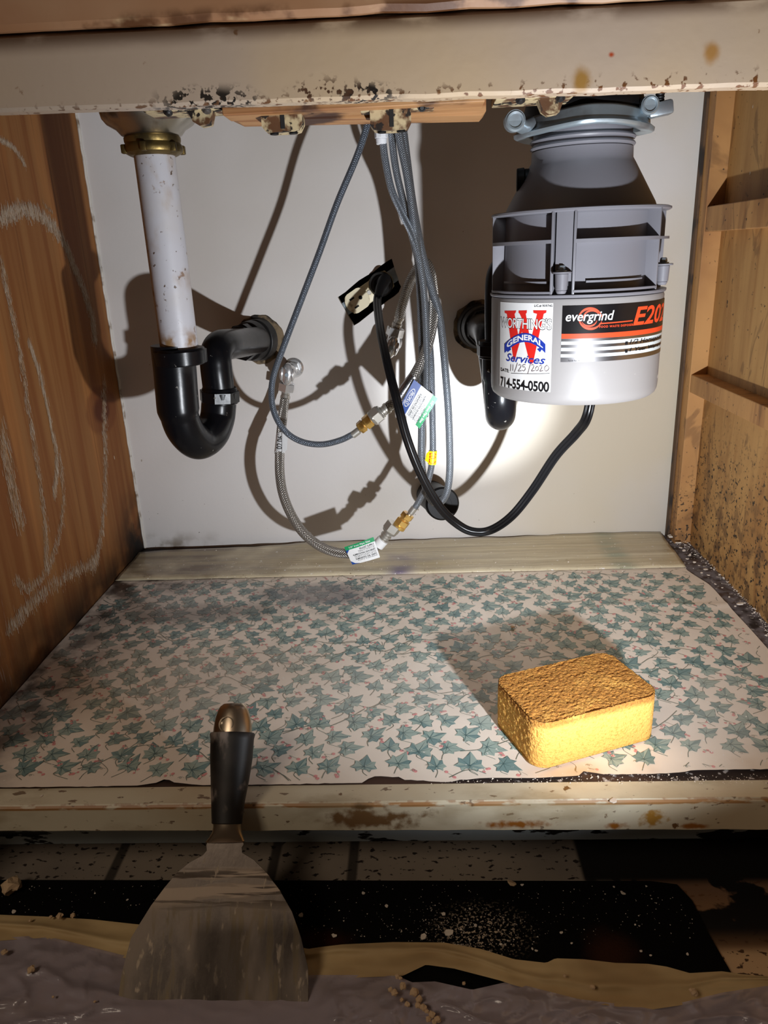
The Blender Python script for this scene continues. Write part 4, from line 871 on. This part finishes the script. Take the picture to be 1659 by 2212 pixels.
valve(248, 905, -.048, P(*K(232, 1010, -.046))-P(*K(248, 905, -.048)), 'chrome shutoff valve with oval handle, beside the left drain fitting', .15)
valve(905, 735, -.048, P(*K(932, 630, -.050))-P(*K(905, 735, -.048)), 'chrome shutoff valve hanging upside down below the electrical outlet', .35)

# =================================================================== POWER CORD
pc = thing('power_cord', P(960, 1110, Y=-.2), 'black flat power cord running from the outlet down and up to the disposer', 'power cord')
lobes = []
for k, cxx in enumerate((-.0034, 0, .0034)):
    pass
prof = []
N = 30
for i in range(N):
    a = 2*math.pi*i/N; x = .0054*math.cos(a); 
    y = .0021*abs(math.sin(a))**.5*(1 if math.sin(a) >= 0 else -1)*(.80+.20*math.cos(x/.0036*2*math.pi)) ; prof.append((x, y))
cp = [(826, 616, -.028), (816, 640, -.045), (816, 668, -.07), (823, 720, -.12), (838, 790, -.17), (856, 860, -.20), (880, 950, -.21), (912, 1030, -.21), (950, 1095, -.205), (985, 1130, -.20), (1020, 1148, -.20), (1060, 1145, -.20), (1105, 1115, -.21), (1150, 1060, -.22), (1200, 985, -.25), (1245, 935, -.28), (1268, 900, -.30), (1280, 862, -.30)]
path = [P(*q[:2], Y=q[2]) for q in cp]; path[-1].z = .284
bm = nb(); sweep(bm, spline(path, 10), prof, up0=Vector((1, 0, 0))); obj('cable', bm, 'cord', pc)
c = RO @ Vector((.0200, 0, 0))+Vector((oc.x, 0, oc.z))
bm = nb(); stack(bm, c+Vector((0, .0012, 0)), (0, -1, 0), [(.006, .0158, .0165, 32), (.012, .0165, .0135, 32), (.003, .0135, .010, 32)]); tube(bm, [c+Vector((0, -.014, 0)), P(832, 604, Y=-.030), P(822, 622, Y=-.036), P(817, 640, Y=-.045)], .0072, 20, 0, [1.1, 1.1, .9, .75]); obj('plug', bm, 'rubber', pc)

# =================================================================== THINGS UNDER THE SINK RIM
bm = nb(); a, b = P(485, 232, Y=-.40), P(1050, 238, Y=-.40)
zt_, zb_ = a.z, P(485, 262, Y=-.40).z; zb2_ = P(1048, 249, Y=-.40).z
prism(bm, [Vector((P(487, 240, Y=-.40).x, -.40, zt_+.03)), Vector((P(488, 246, Y=-.40).x, -.40, zb_+.004)), Vector((P(512, 262, Y=-.40).x, -.40, zb_)), Vector((b.x-.003, -.40, zb2_)), Vector((b.x, -.40, zb2_+.003)), Vector((b.x, -.40, zt_+.03))], Vector((0, .03, 0)))
tag(obj('wood_strip', bm, 'pine', None, 0), 'raw pine strip running under the sink rim between the two drains', 'wood strip')
bm = nb(); a = P(700, 236, Y=-.42); box(bm, (P(485, 232, Y=-.42).x, -.43, P(700, 243, Y=-.42).z), (P(1045, 232, Y=-.42).x, -.402, a.z+.03), .0008)
tag(obj('wood_strip', bm, 'pine', None, 0), 'dark-edged upper pine strip directly behind the cream rail', 'wood strip')
def bracket(px, py, label):
    Y = -.415; c = P(px, py, Y=Y); t = thing('sink_clip', c, label, 'bracket')
    bm = nb(); z1 = P(px, py-18, Y=Y).z+.006; z0 = P(px, py+24, Y=Y).z
    pr = [(-.0165, z1), (-.0165, z0+.004), (-.0140, z0+.001), (-.010, z0), (.008, z0), (.0120, z0+.001), (.0150, z0+.006), (.0150, z1)]
    prism(bm, [Vector((c.x+u, Y-.004, z)) for u, z in pr], Vector((0, .018, 0)))
    for (u, l) in ((-.024, .010), (.014, .016)): box(bm, (c.x+u, Y-.004, z1-.006), (c.x+u+l+.003, Y+.012, z1-.001), .001)
    obj('clip_body', bm, 'cream_clip', t, 30)
    for p_, d_, l_ in ((Vector((c.x+.0235, Y-.004, z1-.0045)), (0, -1, -.5), .002), (Vector((c.x-.008, Y+.002, z0-.0012)), (0, 0, 1), .0016), (Vector((c.x+.007, Y+.002, z0-.0012)), (0, 0, 1), .0016)):
        bm = nb(); stack(bm, p_, d_, [(l_, .0034, .0034, 16), (.002, .0026, .0018, 12)]); obj('screw', bm, 'rubber', t)
    bm = nb(); box(bm, (c.x-.0016, Y-.0046, z0+.002), (c.x+.0016, Y-.004, z1)); obj('slot', bm, 'dark', t, 0)
bracket(612, 262, 'rusty cream sink clip under the pine strip, above the left hose loop')
bracket(846, 258, 'rusty cream sink clip under the pine strip, in front of the hose tops')
def tabclip(px, py, w_, label, Y=-.45):
    c = P(px, py, Y=Y); t = thing('rim_clip', c, label, 'bracket')
    bm = nb(); box(bm, (c.x-w_/2, Y-.012, c.z-.0016), (c.x+w_/2, Y+.02, c.z+.012), .001); n = 8
    prism(bm, [c+Vector((u, -.008, v)) for u, v in ((w_*.05, 0), (w_*.12, -.009), (w_*.20, -.012), (w_*.33, -.011), (w_*.40, 0))], Vector((0, .014, 0)))
    obj('clip_plate', bm, 'cream_clip', t, 30)
    for u_ in (.33, -.18):
        bm = nb(); stack(bm, c+Vector((w_*u_, -.010, -.001)), (0, -.6, -1), [(.0022, .0036, .0036, 16), (.0014, .0028, .002, 16)]); obj('screw', bm, 'absdust', t)
tabclip(400, 240, .060, 'yellowed rim clip with a screw beside the left strainer cup', -.40)
tabclip(1150, 214, .058, 'yellowed rim clip with screws above the steel mounting ring', -.42)

# =================================================================== SPONGE
sa = math.radians(21); SX, SY, SZ = .061, .040, .0225
bm = nb(); bmesh.ops.create_cube(bm, size=2); bmesh.ops.subdivide_edges(bm, edges=bm.edges[:], cuts=3, use_grid_fill=True)
for _ in range(5): bmesh.ops.subdivide_edges(bm, edges=bm.edges[:], cuts=1, use_grid_fill=True)
rr = .012; RS = Matrix.Rotation(sa, 3, 'Z'); sctr = Vector((.5606, -.480, SZ+.003))
for v in bm.verts:
    q = Vector((v.co.x*SX, v.co.y*SY, v.co.z*SZ)); r_ = .014
    cl = Vector((max(-SX+r_, min(SX-r_, q.x)), max(-SY+r_, min(SY-r_, q.y)), q.z)); e = Vector((q.x-cl.x, q.y-cl.y, 0))
    if e.length > 1e-6 and abs(e.x) > 1e-6 and abs(e.y) > 1e-6: m_ = max(abs(e.x), abs(e.y)); e = e.normalized()*m_; q = cl+e
    zc_ = max(-SZ+.0025, min(SZ-.0025, q.z)); 
    nrm = Vector((0, 0, 1)) if abs(v.co.z-1) < 1e-4 else (Vector((0, 0, -1)) if abs(v.co.z+1) < 1e-4 else (q-Vector((q.x*.5, q.y*.5, q.z))).normalized())
    edge = max(0, 1-(SZ-abs(q.z))/.003)
    if edge and nrm.z == 0: q -= nrm*(.0015*edge)
    top = nrm.z > .5
    a = noise.fractal(q*260, 1., 2., 3); b = noise.noise(q*620); c_ = noise.noise(q*90+Vector((5, 1, 2)))
    if top: d = .0004*a+.0005*b+.0012*min(0, c_+.05)+.0006*noise.noise(q*430)-.0005
    elif nrm.z < -.5: d = 0
    else:
        lw = .0006 if q.x < -SX*.6 else .0002; d = lw*a+.0003*b
    v.co = RS @ (q+nrm*d)+sctr
o = obj('sponge', bm, 'sponge', None, 180); tag(o, 'thick yellow sponge with a browner top lying on the ivy paper', 'sponge')

# =================================================================== PUTTY KNIFE
kp = Vector((.26, -.664, -.087)); kt = Vector((.27, -.535, .066)); kd = (kt-kp).normalized(); kn = Vector((1, 0, 0)).cross(kd).normalized()
if kn.y > 0: kn = -kn
kf = thing('putty_knife', (.27, -.66, -.087), 'wide plaster-smeared putty knife with black grip leaning upright against the sill', 'putty knife')
def KP(cx, cy): return PP(240+cx*.3309, 1480+cy*.3309, kp, kn)
out = [(630, 1020), (622, 1045), (625, 1080), (600, 1110), (510, 1160), (430, 1225), (350, 1320), (260, 1440), (185, 1560), (130, 1650), (95, 1780), (65, 1900), (46, 2052), (450, 2085), (900, 2108), (1278, 2122), (1286, 2060), (1285, 1850), (1240, 1650), (1180, 1480), (1100, 1340), (1010, 1220), (930, 1140), (855, 1095), (852, 1060), (865, 1040), (860, 1020)]
bm = nb(); prism(bm, [KP(*q) for q in out], -kn*.0012); bl = obj('blade', bm, 'blade', kf, 30)
def loft(bm, secs, n=28, p=2.):
    rings = []
    for (l, r_, dep) in secs:
        a, b = KP(*l), KP(*r_); c = (a+b)/2; h = (b-a)/2; rg = []
        for i in range(n):
            t = 2*math.pi*i/n; ct, st_ = math.cos(t), math.sin(t); ct = abs(ct)**(2/p)*(1 if ct >= 0 else -1); st_ = abs(st_)**(2/p)*(1 if st_ >= 0 else -1)
            rg.append(bm.verts.new(c+h*ct+kn*(dep*st_)))
        rings.append(rg)
    for i in range(len(rings)-1):
        for j in range(n): bm.faces.new((rings[i][j], rings[i][(j+1) % n], rings[i+1][(j+1) % n], rings[i+1][j]))
    bm.faces.new(rings[0][::-1]); bm.faces.new(rings[-1])
bm = nb(); loft(bm, [((665, 890), (850, 890), .008), ((668, 925), (846, 920), .0078), ((660, 960), (850, 955), .007), ((640, 995), (862, 990), .0055), ((616, 1022), (872, 1018), .004), ((622, 1030), (866, 1026), .0030)]); obj('bolster', bm, 'cap', kf)
bm = nb(); loft(bm, [((668, 310), (918, 310), .0112), ((672, 270), (919, 270), .0108), ((682, 220), (912, 220), .010), ((700, 165), (897, 165), .0088), ((715, 140), (885, 138), .0075), ((735, 124), (868, 120), .005)]); cap = obj('end_cap', bm, 'cap', kf)
bm = nb(); loft(bm, [((664, 906), (852, 906), .0085), ((657, 900), (856, 900), .0092), ((655, 760), (872, 760), .0102), ((652, 620), (900, 620), .0118), ((648, 480), (922, 480), .0128), ((650, 350), (932, 350), .0126), ((646, 322), (940, 322), .0124), ((652, 312), (934, 312), .0118), ((668, 309), (920, 309), .0100)]); obj('grip', bm, 'grip', kf)
bm = nb(); c = KP(772, 262)+kn*.0095; ra = (KP(820, 262)-KP(724, 262)).length/2
rs = []
for i in range(32):
    t = 2*math.pi*i/32; xv = (KP(820, 262)-KP(724, 262)).normalized(); dv = xv*math.cos(t)+kd*math.sin(t)
    rs.append([bm.verts.new(c+dv*ra+kn*(-.003)), bm.verts.new(c+dv*ra+kn*.0012), bm.verts.new(c+dv*(ra-.0009)+kn*.0014), bm.verts.new(c+dv*(ra-.0011)+kn*(-.0004))])
for i in range(32):
    for j in range(3): bm.faces.new((rs[i][j], rs[(i+1) % 32][j], rs[(i+1) % 32][j+1], rs[i][j+1]))
bm.faces.new([r_[3] for r_ in rs]); obj('hang_hole_plug', bm, 'cap', cap)

# =================================================================== KITCHEN FLOOR THINGS
bm = nb(); q = [P(1405, 1903, Z=-.0955), P(1462, 1910, Z=-.0955), P(1495, 1945, Z=-.0955), P(1530, 2015, Z=-.0955), P(1578, 2098, Z=-.0955), P(1640, 2230, Z=-.0955), P(1640, 2400, Z=-.0955)]
pts = [Vector((v.x, v.y, -.0995)) for v in q]+[Vector((-.3, -.75, -.0995)), Vector((-.3, -.5495, -.0995))]
prism(bm, pts, Vector((0, 0, .004))); tag(obj('floor_mat', bm, 'mat', None, 0), 'black floor mat sprinkled with plaster dust in front of the cabinet', 'floor mat')
top = edge_fun([(-80, 1972), (0, 1976), (100, 1980), (200, 1986), (290, 1996), (450, 2010), (600, 2030), (665, 2050), (690, 2046), (740, 2040), (850, 2035), (960, 2036), (1040, 2050), (1110, 2072), (1180, 2080), (1200, 2070), (1260, 2072), (1330, 2080), (1400, 2082), (1440, 2088), (1490, 2102), (1560, 2098), (1600, 2104), (1760, 2118)])
bot = edge_fun([(-80, 2040), (0, 2032), (90, 2026), (150, 2040), (260, 2068), (400, 2090), (665, 2112), (760, 2112), (870, 2108), (920, 2084), (980, 2092), (1080, 2118), (1110, 2128), (1250, 2165), (1400, 2182), (1480, 2170), (1560, 2150), (1760, 2120)])
ptop = edge_fun([(-80, 2030), (0, 2026), (90, 2020), (150, 2034), (260, 2062), (400, 2084), (665, 2106), (760, 2106), (860, 2108), (890, 2122), (940, 2120), (1020, 2138), (1100, 2120), (1250, 2158), (1400, 2176), (1480, 2164), (1560, 2144), (1760, 2114)])
mf = thing('masking_film', (.35, -.65, -.095), 'tan masking paper edge with crumpled clear plastic film across the foreground', 'masking film')
def sheet(ta, tb, nx, ny, hf, mat, name):
    bm = nb(); g = []
    for i in range(nx+1):
        px = -70+1810*i/nx; r_ = []
        for j in range(ny+1):
            v = j/ny; py = ta(px)*(1-v)+tb(px)*v; z = hf(px, py, v); p = P(px, py, Z=z); r_.append(bm.verts.new(p))
        g.append(r_)
    for i in range(nx):
        for j in range(ny): bm.faces.new((g[i][j], g[i+1][j], g[i+1][j+1], g[i][j+1]))
    o = obj(name, bm, mat, mf, 180, recalc=False); return o
def hp(px, py, v): return -.0925+.0022*noise.noise(Vector((px/70, py/24, 1)))+.0022*noise.noise(Vector((px/190, v*1.4, 3)))+.0022*math.exp(-((v-.35-.2*math.sin(px/160))/.10)**2)
def ridge(x): return .5*(1-abs(x)*2)+.4*max(0, 1-abs(x)*7)
def hf_(px, py, v): k = .25+.75*min(1, max(0, abs(px-465)-180)/90); return -.0925+(.0060*ridge(noise.noise(Vector((px/150+py/240, py/70-px/300, 4))))*min(1, v*3+.1)+.0028*ridge(noise.noise(Vector((px/60, py/36+px/90, 9)))))*k-.001*(1-min(1, v*4))
sheet(top, bot, 260, 22, hp, 'kraft', 'paper_band')
sheet(ptop, lambda x: 2420, 260, 70, hf_, 'film', 'plastic_film')

# =================================================================== DEBRIS
def flake(seed, thick=.25, lump=False):
    r = random.Random(seed); bm = nb()
    if lump:
        bmesh.ops.create_icosphere(bm, subdivisions=2, radius=1)
        for v in bm.verts: v.co *= 1+.45*noise.noise(v.co*1.7+Vector((seed, 0, 0))); v.co.z *= .7
    else:
        n = r.randint(6, 9); pts = [Vector((r.uniform(.55, 1)*math.cos(2*math.pi*i/n), r.uniform(.35, .8)*math.sin(2*math.pi*i/n), 0)) for i in range(n)]
        prism(bm, pts, Vector((0, 0, thick)))
        for v in bm.verts: v.co.z += .25*v.co.x**2
        bmesh.ops.bevel(bm, geom=bm.edges[:], offset=.04, segments=1, affect='EDGES')
    return bm
protos = {}
def chip(px, py, Z, s, label, group, name='plaster_chip', lump=False, mat='chip', cat='debris', seed=None):
    seed = seed if seed is not None else R.randrange(6); key = (seed, lump, mat)
    if key not in protos:
        b_ = flake(seed+1, lump=lump); bmesh.ops.recalc_face_normals(b_, faces=b_.faces); me = bpy.data.meshes.new(name); b_.to_mesh(me); b_.free(); me.materials.append(M[mat]); protos[key] = me
    o = bpy.data.objects.new(name, protos[key]); p = P(px, py, Z=Z); o.location = p+Vector((0, 0, .7*s if lump else .0)); o.scale = (s, s, s); o.rotation_euler = (R.uniform(-.25, .25), R.uniform(-.25, .25), R.uniform(0, 6.28)); col.objects.link(o)
    return tag(o, label, cat, group)
G1 = ('small plaster flake lying on the black mat', 'plaster flakes on the black mat')
for q in [(958, 1975, .0028), (969, 2015, .0055), (915, 2025, .0045), (1028, 2000, .0026), (1345, 1930, .003), (1326, 1916, .0015), (1212, 2015, .0022), (1128, 1912, .002), (835, 1958, .0025), (996, 2008, .0018), (1082, 2040, .0018), (1150, 2050, .0015), (1158, 2054, .002), (1385, 2055, .002), (1405, 2064, .0015), (1485, 2062, .0018), (1372, 1998, .0014), (1235, 2038, .0016), (788, 1800, .0), (650, 1978, .0035), (722, 2022, .003), (205, 1930, .0013), (275, 1944, .0015), (30, 1970, .003), (785, 1930, .0025), (1015, 1963, .0015), (1058, 2058, .002), (700, 2000, .001), (1110, 2030, .0012)]:
    if q[2]:
        g_ = ('small plaster flake on the black mat, left of the putty knife', 'mat flakes left of the knife') if q[0] < 400 else ('small plaster flake on the black mat just right of the putty knife', 'mat flakes right of the knife') if q[0] < 830 else ('plaster flake around the dusty patch in the middle of the mat', 'mat flakes around the dusty patch') if q[0] < 1120 else ('small plaster flake on the bare right half of the black mat', 'mat flakes on the right half')
        chip(q[0], q[1], -.0950, q[2]*.9, *g_)
G2 = ('tan crumb of plaster on the masking paper or film', 'plaster crumbs on the masking film')
for q in [(110, 1983, .0025), (130, 1982, .0045), (158, 1980, .0035), (65, 1990, .002), (905, 2162, .004), (852, 2148, .004), (868, 2162, .0025), (895, 2148, .005), (903, 2175, .0035), (915, 2180, .004), (933, 2195, .004), (945, 2206, .004), (925, 2205, .003), (870, 2134, .004), (858, 2112, .003), (865, 2115, .0022), (1002, 2126, .002), (1220, 2110, .002), (1280, 2135, .003), (1498, 2148, .0045), (68, 2098, .0045), (10, 2060, .004), (115, 2155, .0016), (205, 2165, .0016), (880, 2172, .003), (843, 2140, .0028), (922, 2187, .0026), (938, 2210, .0028)]:
    chip(q[0], q[1], -.0865 if q[1] > 2090 else -.0895, q[2]*.62, *(('plaster crumb on the tan paper edge left of the putty knife', 'crumbs on the left paper edge') if q[0] < 400 and q[1] < 2000 else ('plaster crumb on the plastic film left of the putty knife', 'crumbs on the left film') if q[0] < 400 else ('plaster crumb in the pile on the film below the paper gap', 'pile of crumbs on the film') if q[0] < 960 else ('plaster crumb on the tan paper right of the gap', 'crumbs on the right paper')), name='plaster_crumb', lump=True, mat='chiptan')
o = chip(26, 1925, -.0950, .0085, 'big round plaster chunk on the mat at the left edge', None, lump=True, mat='chiptan', name='plaster_chunk')
o = chip(1105, 1910, -.0950, .0048, 'pointed brown chip on the black mat toward the right', None, mat='chiptan', seed=2)
G3 = ('pale plaster flake in the dusty gap beside the right cabinet side', 'plaster flakes in the right-hand gap')
for q in [(1452, 1160, .0085), (1466, 1174, .0065), (1470, 1184, .004), (1478, 1190, .0035), (1524, 1231, .0045), (1530, 1243, .003), (1500, 1215, .003), (1490, 1200, .0035), (1545, 1262, .0025), (1510, 1222, .0022), (1560, 1270, .002), (1485, 1208, .003), (1516, 1238, .0025), (1575, 1290, .002), (1588, 1310, .002)]:
    chip(q[0], q[1], .004, q[2], *G3)
chip(1599, 1306, .0035, .0062, 'white flake by itself at the foot of the right plywood panel', None, seed=3)
G4 = ('tiny white paint flake on the cream sill', 'paint flakes on the sill')
for q in [(1325, 1731, .006), (1095, 1779, .005), (278, 1737, .005), (90, 1720, .003)]:
    chip(q[0], q[1], -.0004, q[2]*.7, 'white paint flake on the sill below the sponge' if q[0] > 1000 else 'white paint flake on the sill at the far left', None) if q[1] < 1735 else None
G5 = ('small brown crumb on the ivy shelf paper', 'brown crumbs on the shelf paper')
chip(1108, 1356, .0028, .0045, 'dark brown chip on the ivy paper behind the sponge', None, mat='chiptan', seed=4)
def dust(name, n, fn, label, mat='chip', cat='dust'):
    bm = nb()
    for _ in range(n):
        px, py, z, s = fn(); p = P(px, py, Z=z); a = R.uniform(0, 6.28)
        vs = [bm.verts.new(p+Vector((s*math.cos(a+k*2.1)*R.uniform(.6, 1.2), s*math.sin(a+k*2.1)*R.uniform(.6, 1.2), 0))) for k in range(3)]; t = bm.verts.new(p+Vector((0, 0, s*.7)))
        for k in range(3): bm.faces.new((vs[k], vs[(k+1) % 3], t))
        bm.faces.new(vs[::-1])
    tag(obj(name, bm, mat, None, 0), label, cat, None, 'stuff')
def f1():
    if R.random() < .45:
        return R.gauss(990, 75), min(2040, max(1915, R.gauss(2005, 28))), -.0953, abs(R.gauss(0, .00035))+.0002
    return R.uniform(0, 1500), R.uniform(1912, 2040), -.0953, abs(R.gauss(0, .0003))+.0002
dust('plaster_dust', 800, f1, 'fine white plaster dust scattered over the black floor mat')
dust('liner_dust', 700, lambda: (R.uniform(300, 1500), R.uniform(1215, 1262) if R.random() < .6 else R.gauss(1260, 40), .0062, abs(R.gauss(0, .0004))+.0002) , 'white plaster specks sprinkled along the back of the shelf paper')
def f3():
    t = R.random(); px = 1445+t*230; py = 1158+t*t*120+t*105+R.gauss(0, 7); return px, py, .0015, abs(R.gauss(0, .0007))+.0002
dust('gap_dust', 420, f3, 'grey plaster dust filling the gap along the right cabinet side')
dust('sill_dust', 350, lambda: (R.uniform(930, 1659), R.uniform(1672, 1693), .0003, abs(R.gauss(0, .0004))+.0002), 'white dust on the bare board strip behind the sill')
